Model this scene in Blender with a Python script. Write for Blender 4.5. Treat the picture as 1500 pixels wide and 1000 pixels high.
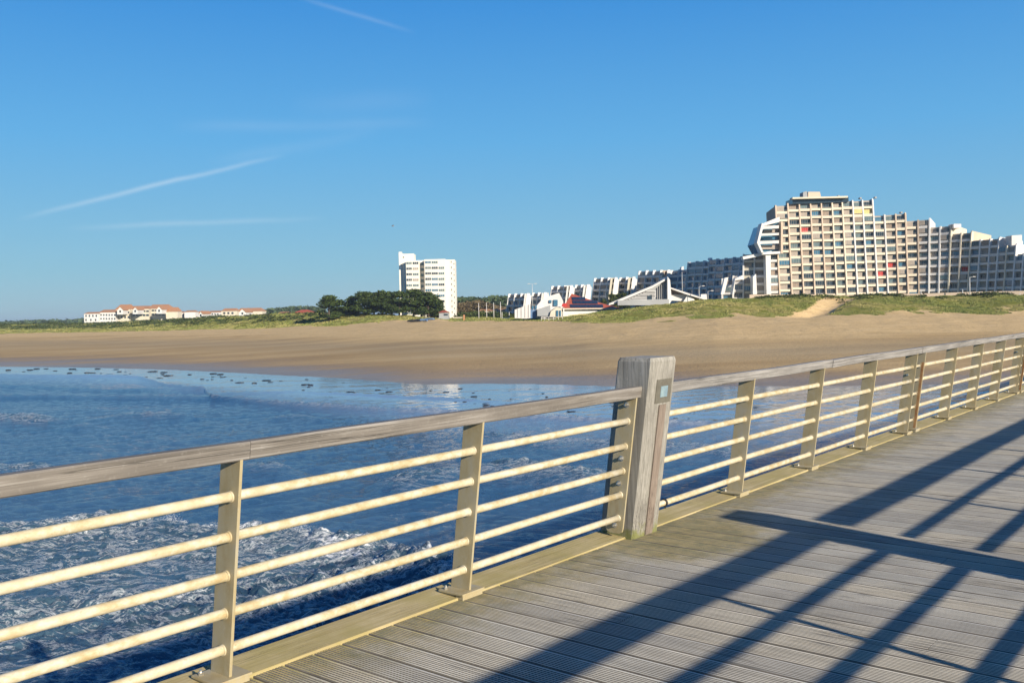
import bpy, bmesh, math, random
import numpy as np
from mathutils import Vector, Matrix

random.seed(7); RNG = np.random.default_rng(7)
scn = bpy.context.scene
for o in list(bpy.data.objects): bpy.data.objects.remove(o)
COL = scn.collection

# ------------------------------------------------------------------ camera
F_PX, YAW, PITCH, ROLL = 1373.2, .685, .029, -.022
CAM = np.array([3.739, 0.0, 1.676])
SEA = -7.80
EYE = CAM[2] - SEA
fw = np.array([-math.sin(YAW)*math.cos(PITCH), math.cos(YAW)*math.cos(PITCH), -math.sin(PITCH)])
rt = np.array([math.cos(YAW), math.sin(YAW), 0.0]); up = np.cross(rt, fw)
cr, sr = math.cos(ROLL), math.sin(ROLL)
rt, up = rt*cr + up*sr, up*cr - rt*sr
cam_d = bpy.data.cameras.new('camera'); cam = bpy.data.objects.new('camera', cam_d); COL.objects.link(cam)
m = Matrix.Identity(4)
for i in range(3):
    m[i][0], m[i][1], m[i][2], m[i][3] = rt[i], up[i], -fw[i], CAM[i]
cam.matrix_world = m
cam_d.sensor_width = 36; cam_d.lens = F_PX/1500*36
cam_d.clip_start = .05; cam_d.clip_end = 60000
scn.camera = cam

# ------------------------------------------------------------------ sun, sky, exposure
SUN_E = math.radians(19.4)
sx, sy = .970, -.243
sun_vec = Vector((sx*math.cos(SUN_E), sy*math.cos(SUN_E), math.sin(SUN_E)))   # towards the sun
sl = bpy.data.lights.new('sun', 'SUN'); sl.energy = 5.0; sl.angle = math.radians(.55); sl.color = (1, .88, .70)
so = bpy.data.objects.new('sun', sl); COL.objects.link(so)
so.rotation_euler = sun_vec.to_track_quat('Z', 'Y').to_euler(); so.location = (20, -10, 30)

world = bpy.data.worlds.new('World'); scn.world = world; world.use_nodes = True
wn, wl = world.node_tree.nodes, world.node_tree.links
wn.clear()
w_out = wn.new('ShaderNodeOutputWorld'); w_bg = wn.new('ShaderNodeBackground')
sky = wn.new('ShaderNodeTexSky'); sky.sky_type = 'NISHITA'; sky.sun_disc = False
sky.sun_elevation = SUN_E; sky.sun_rotation = math.atan2(sx, sy)
sky.altitude = 0; sky.air_density = 1.0; sky.dust_density = .25; sky.ozone_density = 3.2
w_bg.inputs['Strength'].default_value = .085
wl.new(w_bg.outputs[0], w_out.inputs[0])
scn.view_settings.view_transform = 'Standard'; scn.view_settings.look = 'None'
scn.view_settings.exposure = .75; scn.view_settings.gamma = 1.0
scn.view_settings.use_curve_mapping = False
try: scn.cycles.max_bounces = 6
except Exception: pass

# horizontal frame of the far world: U to the right, V forward from the pier
FV = np.array([-math.sin(YAW), math.cos(YAW)]); RV = np.array([math.cos(YAW), math.sin(YAW)])
def ray(x, y): return fw + rt*(x-750)/F_PX + up*(500-y)/F_PX
def A(x, y, v):
    """world point seen at bearing x, height line y, at horizontal forward distance v"""
    d = ray(x, y); t = v/(d[0]*FV[0]+d[1]*FV[1]); return Vector(CAM + d*t)
def G(x, v, z):
    """world point at bearing x, forward distance v, height z"""
    d = ray(x, 500); dz = ray(x, 0)-ray(x, 500)
    # bearing changes slightly with height through the camera's roll: solve for the line of sight
    y = 500
    for _ in range(4):
        p = A(x, y, v); q = A(x, y+1, v); y += (z-p.z)/((q.z-p.z) or -1e-6)
    return A(x, y, v)
def UV(u, v, z=0.0): return Vector((CAM[0]+RV[0]*u+FV[0]*v, CAM[1]+RV[1]*u+FV[1]*v, z))

# ------------------------------------------------------------------ sky: saturation and thin contrails (part of the sky itself)
hs = wn.new('ShaderNodeHueSaturation'); hs.inputs['Saturation'].default_value = 1.32; hs.inputs['Hue'].default_value = .495
wl.new(sky.outputs[0], hs.inputs['Color'])
tc = wn.new('ShaderNodeTexCoord')
def wmath(op, a, b=None, c=None):
    n = wn.new('ShaderNodeMath'); n.operation = op
    for i, q in enumerate((a, b, c)):
        if q is None: continue
        if isinstance(q, (int, float)): n.inputs[i].default_value = q
        else: wl.new(q, n.inputs[i])
    return n.outputs[0]
def wdot(vec):
    n = wn.new('ShaderNodeVectorMath'); n.operation = 'DOT_PRODUCT'; wl.new(tc.outputs['Generated'], n.inputs[0])
    n.inputs[1].default_value = vec; return n.outputs['Value']
nz = wn.new('ShaderNodeTexNoise'); nz.inputs['Scale'].default_value = 9; nz.inputs['Detail'].default_value = 6
wl.new(tc.outputs['Generated'], nz.inputs['Vector'])
nzv = nz.outputs['Fac']
total = None
for (x0, y0, x1, y1, wd, st) in ((20, 322, 420, 226, .0022, .34), (90, 335, 480, 318, .0026, .2), (250, 187, 640, 179, .0055, .09),
                                 (420, 155, 640, 145, .010, .05), (430, -5, 610, 48, .0022, .12), (300, 240, 560, 190, .006, .07)):
    a, b = Vector(ray(x0, y0)).normalized(), Vector(ray(x1, y1)).normalized()
    nrm = a.cross(b).normalized(); mid = (a+b).normalized(); tan = nrm.cross(mid).normalized(); half = a.angle(b)/2
    d = wmath('ADD', wdot(nrm), wmath('MULTIPLY', wmath('SUBTRACT', nzv, .5), .007))
    g = wmath('POWER', 2.718, wmath('MULTIPLY', wmath('MULTIPLY', d, d), -1/(wd*wd)))
    s = wdot(tan); e = wmath('SUBTRACT', 1.0, wmath('POWER', wmath('ABSOLUTE', wmath('DIVIDE', s, half)), 2.5)); e = wmath('MAXIMUM', e, 0)
    front = wmath('GREATER_THAN', wdot(mid), 0)
    q = wmath('MULTIPLY', wmath('MULTIPLY', wmath('MULTIPLY', g, e), front), wmath('MULTIPLY', wmath('ADD', nzv, .3), st))
    total = q if total is None else wmath('ADD', total, q)
mx = wn.new('ShaderNodeMix'); mx.data_type = 'RGBA'; mx.clamp_factor = True
sep = wn.new('ShaderNodeSeparateXYZ'); wl.new(tc.outputs['Generated'], sep.inputs[0])
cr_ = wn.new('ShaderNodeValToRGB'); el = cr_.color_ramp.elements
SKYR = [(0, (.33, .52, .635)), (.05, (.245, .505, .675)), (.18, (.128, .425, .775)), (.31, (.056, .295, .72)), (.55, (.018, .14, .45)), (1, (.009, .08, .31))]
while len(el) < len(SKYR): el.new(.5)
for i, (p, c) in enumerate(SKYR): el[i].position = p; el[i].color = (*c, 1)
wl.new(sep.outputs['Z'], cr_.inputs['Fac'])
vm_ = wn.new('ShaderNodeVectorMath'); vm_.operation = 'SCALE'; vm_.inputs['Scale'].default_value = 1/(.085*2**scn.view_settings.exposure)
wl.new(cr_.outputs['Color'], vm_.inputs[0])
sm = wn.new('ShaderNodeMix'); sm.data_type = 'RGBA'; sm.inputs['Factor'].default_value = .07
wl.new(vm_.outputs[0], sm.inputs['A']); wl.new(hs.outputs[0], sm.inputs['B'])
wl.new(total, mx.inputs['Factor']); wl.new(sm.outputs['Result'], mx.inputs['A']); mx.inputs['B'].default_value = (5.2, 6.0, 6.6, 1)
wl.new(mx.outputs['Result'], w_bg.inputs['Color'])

# ------------------------------------------------------------------ materials
def new_mat(name):
    mt = bpy.data.materials.new(name); mt.use_nodes = True
    nt = mt.node_tree; b = nt.nodes['Principled BSDF']; return mt, nt, b
def tex(nt, kind, scale, detail=4, rough=.55, coord='Object', stretch=(1, 1, 1), dist=0, rnd=False):
    c = nt.nodes.new('ShaderNodeTexCoord'); mp = nt.nodes.new('ShaderNodeMapping'); mp.inputs['Scale'].default_value = stretch
    if coord == 'World':
        g = nt.nodes.new('ShaderNodeNewGeometry'); nt.links.new(g.outputs['Position'], mp.inputs['Vector'])
    elif coord == 'wuv':
        g = nt.nodes.new('ShaderNodeAttribute'); g.attribute_name = 'wuv'; nt.links.new(g.outputs['Vector'], mp.inputs['Vector'])
    else: nt.links.new(c.outputs[coord], mp.inputs['Vector'])
    if rnd:
        oi = nt.nodes.new('ShaderNodeObjectInfo'); mu = nt.nodes.new('ShaderNodeMath'); mu.operation = 'MULTIPLY'; mu.inputs[1].default_value = 57
        nt.links.new(oi.outputs['Random'], mu.inputs[0]); cb = nt.nodes.new('ShaderNodeCombineXYZ')
        for i in range(3): nt.links.new(mu.outputs[0], cb.inputs[i])
        nt.links.new(cb.outputs[0], mp.inputs['Location'])
    n = nt.nodes.new('ShaderNodeTexNoise'); n.inputs['Scale'].default_value = scale; n.inputs['Detail'].default_value = detail
    n.inputs['Roughness'].default_value = rough; n.inputs['Distortion'].default_value = dist
    nt.links.new(mp.outputs[0], n.inputs['Vector']); return n.outputs['Fac']
def ramp(nt, fac, stops):
    r = nt.nodes.new('ShaderNodeValToRGB'); e = r.color_ramp.elements
    while len(e) < len(stops): e.new(.5)
    for i, (p, c) in enumerate(stops): e[i].position = p; e[i].color = (*c, 1) if len(c) == 3 else c
    nt.links.new(fac, r.inputs['Fac']); return r.outputs['Color']
def mixc(nt, fac, a, b, mode='MIX'):
    n = nt.nodes.new('ShaderNodeMix'); n.data_type = 'RGBA'; n.blend_type = mode
    for k, q in (('Factor', fac), ('A', a), ('B', b)):
        if isinstance(q, (int, float)): n.inputs[k].default_value = q
        elif isinstance(q, tuple): n.inputs[k].default_value = (*q, 1) if len(q) == 3 else q
        else: nt.links.new(q, n.inputs[k])
    return n.outputs['Result']
def mth(nt, op, a, b=None, c=None, clamp=False):
    n = nt.nodes.new('ShaderNodeMath'); n.operation = op; n.use_clamp = clamp
    for i, q in enumerate((a, b, c)):
        if q is None: continue
        if isinstance(q, (int, float)): n.inputs[i].default_value = q
        else: nt.links.new(q, n.inputs[i])
    return n.outputs[0]
def sstep(nt, x, lo, hi):
    n = nt.nodes.new('ShaderNodeMapRange'); n.interpolation_type = 'SMOOTHSTEP'
    n.inputs['From Min'].default_value = lo; n.inputs['From Max'].default_value = hi
    nt.links.new(x, n.inputs['Value']); return n.outputs['Result']
def bump(nt, b, h, strength, dist):
    n = nt.nodes.new('ShaderNodeBump'); n.inputs['Strength'].default_value = strength; n.inputs['Distance'].default_value = dist
    nt.links.new(h, n.inputs['Height'])
    nt.links.new(n.outputs[0], b.inputs['Normal']); return n
def simple(name, c0, c1=None, rough=.7, scale=3, coord='World', bmp=0, metal=0, spec=None, stretch=(1, 1, 1), dark=None):
    mt, nt, b = new_mat(name)
    c1 = c1 or tuple(x*.8 for x in c0)
    f = tex(nt, 'n', scale, 5, .6, coord, stretch)
    col = ramp(nt, f, [(.3, c1), (.68, c0)])
    if dark:
        f2 = tex(nt, 'n', scale*4.3, 4, .6, coord); col = mixc(nt, sstep(nt, f2, .58, .72), col, dark)
    nt.links.new(col, b.inputs['Base Color']); b.inputs['Roughness'].default_value = rough; b.inputs['Metallic'].default_value = metal
    if spec is not None: b.inputs['Specular IOR Level'].default_value = spec
    if bmp: bump(nt, b, f, .4, bmp)
    return mt
M = {}
def pos(nt):
    g = nt.nodes.new('ShaderNodeNewGeometry'); s = nt.nodes.new('ShaderNodeSeparateXYZ'); nt.links.new(g.outputs['Position'], s.inputs[0]); return s
def wood(name, axis, base, dark, light, grain=1.0, algae=0.0, deck=False):
    mt, nt, b = new_mat(name)
    st = {'x': (.35, 14, 14), 'y': (14, .35, 14), 'z': (14, 14, .35)}[axis]
    st = tuple(q*grain for q in st)
    g1 = tex(nt, 'n', 3.2, 7, .68, 'Object' if deck else 'World', st, .4, rnd=deck)
    g2 = tex(nt, 'n', 2.1, 4, .5, 'World')
    g3 = tex(nt, 'n', 38, 3, .6, 'World')
    col = ramp(nt, g1, [(.28, dark), (.5, base), (.72, light)])
    col = mixc(nt, sstep(nt, g2, .35, .7), col, mixc(nt, .45, col, dark))
    col = mixc(nt, sstep(nt, g3, .55, .8), col, mixc(nt, .25, col, light))
    ck = tex(nt, 'n', 2.2, 3, .5, 'World', tuple(q*(1.6 if q > 1 else .5) for q in st), .2)
    ck = mth(nt, 'SUBTRACT', 1.0, sstep(nt, mth(nt, 'ABSOLUTE', mth(nt, 'SUBTRACT', ck, .5)), .004, .020))
    ck = mth(nt, 'MULTIPLY', ck, sstep(nt, tex(nt, 'n', 1.3, 2, .5, 'World'), .48, .6))
    col = mixc(nt, mth(nt, 'MULTIPLY', ck, .65), col, tuple(q*.3 for q in dark))
    if deck:
        oi = nt.nodes.new('ShaderNodeObjectInfo')
        t = ramp(nt, oi.outputs['Random'], [(0, (.72, .73, .76)), (.25, (.95, .93, .90)), (.5, (1.08, 1.03, .94)), (.75, (.86, .88, .91)), (1, (1.14, 1.11, 1.06))])
        col = mixc(nt, 1.0, col, t, 'MULTIPLY')
        s = pos(nt)
        # green-yellow algae along the kerb and round the foot of the timber post
        ed = mth(nt, 'SUBTRACT', 1.0, mth(nt, 'DIVIDE', s.outputs['X'], .8)); ed = mth(nt, 'MULTIPLY', ed, .85)
        dx = mth(nt, 'SUBTRACT', s.outputs['X'], .2); dy = mth(nt, 'SUBTRACT', s.outputs['Y'], 6.15)
        dd = mth(nt, 'SQRT', mth(nt, 'ADD', mth(nt, 'MULTIPLY', dx, dx), mth(nt, 'MULTIPLY', mth(nt, 'MULTIPLY', dy, dy), .8)))
        pd = mth(nt, 'SUBTRACT', 1.75, mth(nt, 'MULTIPLY', dd, 1.75))
        al = mth(nt, 'MAXIMUM', ed, pd)
        an = tex(nt, 'n', 5.5, 6, .7, 'World')
        am = sstep(nt, mth(nt, 'ADD', al, mth(nt, 'MULTIPLY', an, 1.1)), .80, 1.45)
        ac = ramp(nt, tex(nt, 'n', 8, 4, .6, 'World'), [(.35, (.20, .20, .05)), (.6, (.46, .37, .12))])
        col = mixc(nt, mth(nt, 'MULTIPLY', am, .85), col, ac)
    if name == 'weathered_post_wood':
        s = pos(nt); zf = mth(nt, 'SUBTRACT', .62, mth(nt, 'MULTIPLY', s.outputs['Z'], 3.2))
        col = mixc(nt, mth(nt, 'MULTIPLY', sstep(nt, mth(nt, 'ADD', zf, tex(nt, 'n', 14, 5, .7, 'World')), .78, 1.1), .8), col, (.15, .16, .035))
    if algae:
        an = tex(nt, 'n', 2.4, 6, .7, 'World')
        col = mixc(nt, mth(nt, 'MULTIPLY', sstep(nt, an, .35, .65), algae), col, (.30, .255, .085))
    nt.links.new(col, b.inputs['Base Color']); b.inputs['Roughness'].default_value = .82; b.inputs['Specular IOR Level'].default_value = .25
    bump(nt, b, mth(nt, 'SUBTRACT', mth(nt, 'ADD', g1, mth(nt, 'MULTIPLY', g3, .4)), ck), .5, .004)
    return mt
M['deck'] = wood('weathered_decking', 'x', (.72, .70, .64), (.51, .495, .455), (.85, .83, .78), deck=True)
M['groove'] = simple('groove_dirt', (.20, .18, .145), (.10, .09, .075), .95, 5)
M['rail'] = wood('weathered_rail_wood', 'y', (.185, .168, .15), (.095, .086, .078), (.36, .345, .325))
M['rail2'] = wood('grey_rail_wood', 'y', (.225, .215, .205), (.12, .115, .11), (.40, .39, .38))
M['post'] = wood('weathered_post_wood', 'z', (.28, .27, .24), (.14, .132, .118), (.42, .40, .365))
M['strip'] = wood('pale_strip_wood', 'z', (.215, .175, .145), (.15, .12, .10), (.29, .245, .205))
M['kerb'] = wood('kerb_wood', 'y', (.42, .345, .185), (.27, .215, .10), (.54, .46, .29), algae=.55)
M['joist'] = wood('joist_wood', 'y', (.14, .115, .08), (.07, .06, .04), (.2, .17, .12))

# cream paint on galvanised tube: blotched, yellowed
mt, nt, b = new_mat('cream_paint'); M['bar'] = mt
f1 = tex(nt, 'n', 19, 6, .7, 'World', (1, .6, 1)); f2 = tex(nt, 'n', 55, 4, .6, 'World'); f3 = tex(nt, 'n', 2.2, 3, .5, 'World')
c = ramp(nt, f1, [(.30, (.36, .265, .125)), (.46, (.42, .355, .215)), (.62, (.51, .475, .375))])
c = mixc(nt, sstep(nt, f3, .4, .65), c, mixc(nt, .4, c, (.58, .53, .42)))
c = mixc(nt, mth(nt, 'MULTIPLY', sstep(nt, f2, .60, .72), .4), c, (.25, .17, .08))
nt.links.new(c, b.inputs['Base Color']); b.inputs['Roughness'].default_value = .55; bump(nt, b, f2, .25, .002)
mt, nt, b = new_mat('khaki_paint'); M['plate'] = mt
f1 = tex(nt, 'n', 5, 6, .7, 'World', (1.5, 1.5, .6)); f2 = tex(nt, 'n', 45, 4, .6, 'World'); f3 = tex(nt, 'n', 3, 5, .6, 'World', (3, 3, .5))
c = ramp(nt, f1, [(.3, (.30, .235, .115)), (.5, (.345, .295, .18)), (.7, (.33, .305, .235))])
c = mixc(nt, mth(nt, 'MULTIPLY', sstep(nt, f3, .58, .75), .6), c, (.24, .15, .06))
c = mixc(nt, mth(nt, 'MULTIPLY', sstep(nt, f2, .6, .75), .4), c, (.42, .38, .28))
nt.links.new(c, b.inputs['Base Color']); b.inputs['Roughness'].default_value = .6; bump(nt, b, f2, .3, .002)
M['rust'] = simple('rusty_paint', (.36, .22, .10), (.20, .085, .025), .8, 9)
M['steel'] = simple('bolt_steel', (.55, .54, .50), (.42, .40, .36), .35, 20, metal=.8)
M['plaque'] = simple('plaque_metal', (.17, .16, .13), (.13, .12, .095), .5, 20, metal=.2)
M['glassy'] = simple('plaque_glass', (.24, .33, .36), (.13, .20, .26), .12, 14)
M['black'] = simple('black_rubber', (.02, .02, .022), (.012, .012, .014), .6, 9)
M['white'] = simple('white_render', (.62, .61, .60), (.54, .53, .52), .8, .35)
M['white2'] = simple('white_render_tower', (.68, .65, .58), (.62, .59, .52), .8, .2)
M['beige'] = simple('beige_concrete', (.62, .55, .44), (.55, .48, .38), .85, .3)
M['pink'] = simple('pink_beige_concrete', (.52, .42, .33), (.45, .36, .28), .85, .25)
M['cream'] = simple('cream_render', (.56, .52, .43), (.49, .45, .36), .85, .3)
M['grey'] = simple('grey_render', (.30, .31, .32), (.25, .26, .27), .85, .3)
M['pale'] = simple('pale_parapet', (.58, .56, .55), (.50, .485, .475), .85, .4)
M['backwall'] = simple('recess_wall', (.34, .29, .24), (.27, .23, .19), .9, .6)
M['shutter'] = simple('beige_shutter', (.34, .29, .245), (.27, .23, .195), .8, .8)
M['shutter2'] = simple('brown_shutter', (.26, .20, .155), (.20, .155, .12), .8, .8)
M['red'] = simple('red_blind', (.42, .03, .025), (.34, .02, .02), .8, .8)
M['frame'] = simple('window_frame', (.42, .41, .39), (.36, .35, .34), .6, 1)
M['yellow'] = simple('yellow_blind', (.62, .50, .20), (.5, .40, .15), .8, 1)
for nme, cc in (('glass', (.025, .04, .055)), ('glass2', (.05, .15, .24)), ('glass3', (.12, .17, .18))):
    M[nme] = simple(nme+'_pane', cc, tuple(q*.7 for q in cc), .12, .7, spec=.6)
M['tile'] = simple('orange_roof_tiles', (.40, .20, .095), (.30, .14, .065), .85, 1.2, bmp=.05)
M['tilered'] = simple('red_roof', (.34, .075, .04), (.25, .05, .03), .85, 1.2, bmp=.05)
M['solar'] = simple('solar_panel', (.02, .035, .07), (.012, .022, .05), .2, 1)
M['bark'] = simple('bark', (.10, .075, .055), (.055, .042, .032), .95, 2, bmp=.1)
M['metal'] = simple('lamp_metal', (.50, .51, .52), (.42, .43, .44), .45, 1)
M['weed'] = simple('seaweed', (.020, .018, .014), (.008, .008, .008), .5, 3)
M['hull'] = simple('blue_cover', (.10, .18, .32), (.06, .12, .24), .6, 2)
M['bird'] = simple('bird_feathers', (.25, .25, .26), (.15, .15, .16), .8, 6)
def leafmat(name, dark, light, warm):
    mt, nt, b = new_mat(name)
    f = tex(nt, 'n', .55, 4, .6, 'World'); f2 = tex(nt, 'n', 3.1, 3, .6, 'World')
    c = ramp(nt, f, [(.33, dark), (.66, light)]); c = mixc(nt, mth(nt, 'MULTIPLY', sstep(nt, f2, .5, .7), .55), c, warm)
    nt.links.new(c, b.inputs['Base Color']); b.inputs['Roughness'].default_value = .75; b.inputs['Specular IOR Level'].default_value = .2
    return mt
M['pine'] = leafmat('pine_needles', (.018, .034, .010), (.055, .085, .018), (.085, .10, .022))
M['wood_far'] = leafmat('far_foliage', (.030, .052, .022), (.065, .095, .035), (.09, .11, .045))
M['scrub'] = leafmat('bare_scrub', (.085, .065, .040), (.15, .115, .065), (.12, .115, .035))
M['bush'] = leafmat('green_bush', (.022, .040, .010), (.065, .085, .020), (.10, .10, .03))
mt, nt, b = new_mat('dune_grass_blades'); M['grass'] = mt
f = tex(nt, 'n', .06, 5, .6, 'World', (1, 1, 1)); f2 = tex(nt, 'n', .7, 4, .6, 'World')
c = ramp(nt, f, [(.32, (.11, .145, .028)), (.48, (.165, .185, .038)), (.62, (.28, .25, .085))])
c = mixc(nt, mth(nt, 'MULTIPLY', sstep(nt, f2, .5, .72), .5), c, (.33, .27, .12))
nt.links.new(c, b.inputs['Base Color']); b.inputs['Roughness'].default_value = .8

# ------------------------------------------------------------------ mesh helpers
class MB:
    def __init__(s): s.v = []; s.f = []; s.m = []
    def quad(s, pts, mi=0):
        n = len(s.v); s.v += [tuple(p) for p in pts]; s.f.append(tuple(range(n, n+len(pts)))); s.m.append(mi)
    def hexa(s, p, mi=0):
        """p: 4 bottom corners (ccw seen from above) then 4 top corners"""
        n = len(s.v); s.v += [tuple(q) for q in p]
        for f in ((3, 2, 1, 0), (4, 5, 6, 7), (0, 1, 5, 4), (1, 2, 6, 5), (2, 3, 7, 6), (3, 0, 4, 7)):
            s.f.append(tuple(n+i for i in f)); s.m.append(mi)
    def box(s, a, b, mi=0):
        (x0, y0, z0), (x1, y1, z1) = a, b
        s.hexa([(x0, y0, z0), (x1, y0, z0), (x1, y1, z0), (x0, y1, z0), (x0, y0, z1), (x1, y0, z1), (x1, y1, z1), (x0, y1, z1)], mi)
    def prism(s, front, back, mi=0):
        n = len(s.v); k = len(front); s.v += [tuple(p) for p in front]+[tuple(p) for p in back]
        s.f.append(tuple(n+i for i in range(k))); s.f.append(tuple(n+k+i for i in reversed(range(k)))); s.m += [mi, mi]
        for i in range(k):
            j = (i+1) % k; s.f.append((n+j, n+i, n+k+i, n+k+j)); s.m.append(mi)
    def tube(s, a, b, r, r2=None, seg=12, mi=0):
        a, b = Vector(a), Vector(b); d = (b-a).normalized(); r2 = r if r2 is None else r2
        x = d.orthogonal().normalized(); y = d.cross(x)
        A_ = [a+(x*math.cos(t)+y*math.sin(t))*r for t in [2*math.pi*i/seg for i in range(seg)]]
        B_ = [b+(x*math.cos(t)+y*math.sin(t))*r2 for t in [2*math.pi*i/seg for i in range(seg)]]
        s.prism(list(reversed(A_)), list(reversed(B_)), mi)
    def build(s, name, mats, parent=None, smooth=False, bevel=0, fix=True):
        me = bpy.data.meshes.new(name); me.from_pydata(s.v, [], s.f)
        for q in (mats if isinstance(mats, (list, tuple)) else [mats]): me.materials.append(M[q])
        me.polygons.foreach_set('material_index', s.m)
        if fix:
            bm = bmesh.new(); bm.from_mesh(me); bmesh.ops.recalc_face_normals(bm, faces=bm.faces)
            if bevel:
                bmesh.ops.remove_doubles(bm, verts=bm.verts, dist=1e-5)
                bmesh.ops.bevel(bm, geom=[e for e in bm.edges if e.calc_face_angle(0) > .5], offset=bevel, segments=2, affect='EDGES', profile=.6)
            bm.to_mesh(me); bm.free()
        if smooth:
            me.polygons.foreach_set('use_smooth', [len(p.vertices) <= 4 for p in me.polygons])
        return link(name, me, parent)
def link(name, me, parent=None, mat4=None):
    o = bpy.data.objects.new(name, me); COL.objects.link(o)
    if parent is not None: o.parent = parent
    if mat4 is not None: o.matrix_local = mat4
    return o
def tag(o, label=None, cat=None, group=None, kind=None):
    if label: o['label'] = label
    if cat: o['category'] = cat
    if group: o['group'] = group
    if kind: o['kind'] = kind
    return o
def empty(name, loc=(0, 0, 0), label=None, cat=None, group=None, kind=None):
    o = bpy.data.objects.new(name, None); COL.objects.link(o); o.location = loc; o.empty_display_size = .3
    return tag(o, label, cat, group, kind)
def np_mesh(name, verts, faces, mats, smooth=False, parent=None):
    me = bpy.data.meshes.new(name); k = faces.shape[1]
    me.vertices.add(len(verts)); me.vertices.foreach_set('co', verts.astype(np.float32).ravel())
    me.loops.add(faces.size); me.loops.foreach_set('vertex_index', faces.astype(np.int32).ravel())
    me.polygons.add(len(faces)); me.polygons.foreach_set('loop_start', np.arange(0, faces.size, k, dtype=np.int32))
    me.update(calc_edges=True)
    if smooth: me.polygons.foreach_set('use_smooth', np.ones(len(faces), bool))
    for q in mats: me.materials.append(M[q])
    return link(name, me, parent)
def noise2(x, y, seed=0):
    """smooth value noise in 0..1"""
    xi, yi = np.floor(x).astype(np.int64), np.floor(y).astype(np.int64); xf, yf = x-xi, y-yi
    def h(a, b):
        n = (a*374761393 + b*668265263 + seed*1442695041) & 0xffffffff
        n = ((n ^ (n >> 13))*1274126177) & 0xffffffff; n = n ^ (n >> 16); return (n & 0xffff)/65535.0
    sx_, sy_ = xf*xf*(3-2*xf), yf*yf*(3-2*yf)
    return (h(xi, yi)*(1-sx_)+h(xi+1, yi)*sx_)*(1-sy_)+(h(xi, yi+1)*(1-sx_)+h(xi+1, yi+1)*sx_)*sy_
def fbm(x, y, o=4, seed=0):
    r = 0; a = .5; t = 0
    for i in range(o): r = r+a*noise2(x*2**i, y*2**i, seed+i*17); t += a; a *= .5
    return r/t

# ------------------------------------------------------------------ terrain
YH = lambda x: 477-.022*x
TX = np.array([-1500, -300, 0, 150, 400, 500, 600, 640, 700, 800, 860, 960, 1050, 1200, 1400, 1600, 3000, 5000.])
VW = np.array([1500, 330, 217, 200, 161, 148, 135, 132, 130, 125, 122, 119, 117, 115, 112, 110, 100, 60.])
VF = np.array([2000, 600, 500, 470, 400, 370, 340, 335, 330, 300, 260, 240, 235, 230, 230, 230, 210, 170.])
DF = np.array([12, 11, 12, 13, 12.8, 11, 10, 9, 9, 11, 16, 16, 13, 14.5, 17, 20, 20, 20.])
VC = np.array([3000, 1000, 800, 750, 500, 430, 400, 395, 400, 340, 300, 290, 290, 288, 280, 270, 250, 220.])
DC = np.array([-1, -2, -1.5, .5, -7.5, -7, -1, 5, 5.5, 6.5, 2, -9, -17.5, -16.5, -12.5, -10, -8, -8.])
def bearing(u, v): return 750+F_PX*u/np.maximum(v, 1e-3)
def ground_h(u, v):
    """height above the sea of the natural ground"""
    x = np.clip(bearing(u, v), -1500, 5000); x = np.where(v <= 1, np.where(u > 0, 5000, -1500), x)
    vw, vf, df, vc, dc = (np.interp(x, TX, q) for q in (VW, VF, DF, VC, DC))
    vw = vw + 5*(fbm(x/160, x*0, 2, 3)-.5)
    hf = EYE-df/F_PX*vf; hc = EYE-dc/F_PX*vc
    t = (v-vw)/(vf-vw)
    beach = hf*np.clip(t, 0, 1)**.85
    sea_b = np.clip(t, -1.5, 0)*3.5
    s = np.clip((v-vf)/(vc-vf), 0, 1); s = s*s*(3-2*s)
    n = (fbm(u/14, v/22, 4, 5)-.5)
    h = np.where(t < 0, sea_b, beach)+(hc-hf)*s
    dune = np.clip((v-vf)/(vc-vf)*3+.2, 0, 1)*np.exp(-np.maximum(v-vc-30, 0)/60)
    h = h+n*2.4*dune*np.clip(s*3, .25, 1)
    h = h+(fbm(u/5, v/9, 3, 9)-.5)*.35*np.clip((t-.3)*3, 0, 1)*(v < vc+60)
    h = h-np.clip((v-vc)/30, 0, 1)*.8
    # sandy blow-out path through the right dune
    xb = 1195+(s-.4)*70
    return h-2.2*np.exp(-((x-xb)/28)**2)*np.clip((v-vf)/30, 0, 1)*np.clip((vc-v)/12+.4, 0, 1)
def gz(x, v): 
    u = (x-750)/F_PX*v; return float(ground_h(np.array([u]), np.array([float(v)]))[0])+SEA
nb, nv = 620, 330
xs = np.concatenate([np.linspace(-1500, -60, 50), np.linspace(-50, 1550, 500), np.linspace(1570, 5000, 70)]); nb = len(xs)
vs = np.concatenate([np.linspace(40, 200, 60), np.linspace(201, 460, 200), np.geomspace(463, 5000, 70)]); nv = len(vs)
X, V = np.meshgrid(xs, vs); U = (X-750)/F_PX*V; H = ground_h(U, V)
px_ = CAM[0]+RV[0]*U+FV[0]*V; py_ = CAM[1]+RV[1]*U+FV[1]*V
verts = np.stack([px_, py_, H+SEA], -1).reshape(-1, 3)
idx = np.arange(nb*nv).reshape(nv, nb)
faces = np.stack([idx[:-1, :-1], idx[:-1, 1:], idx[1:, 1:], idx[1:, :-1]], -1).reshape(-1, 4)
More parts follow.
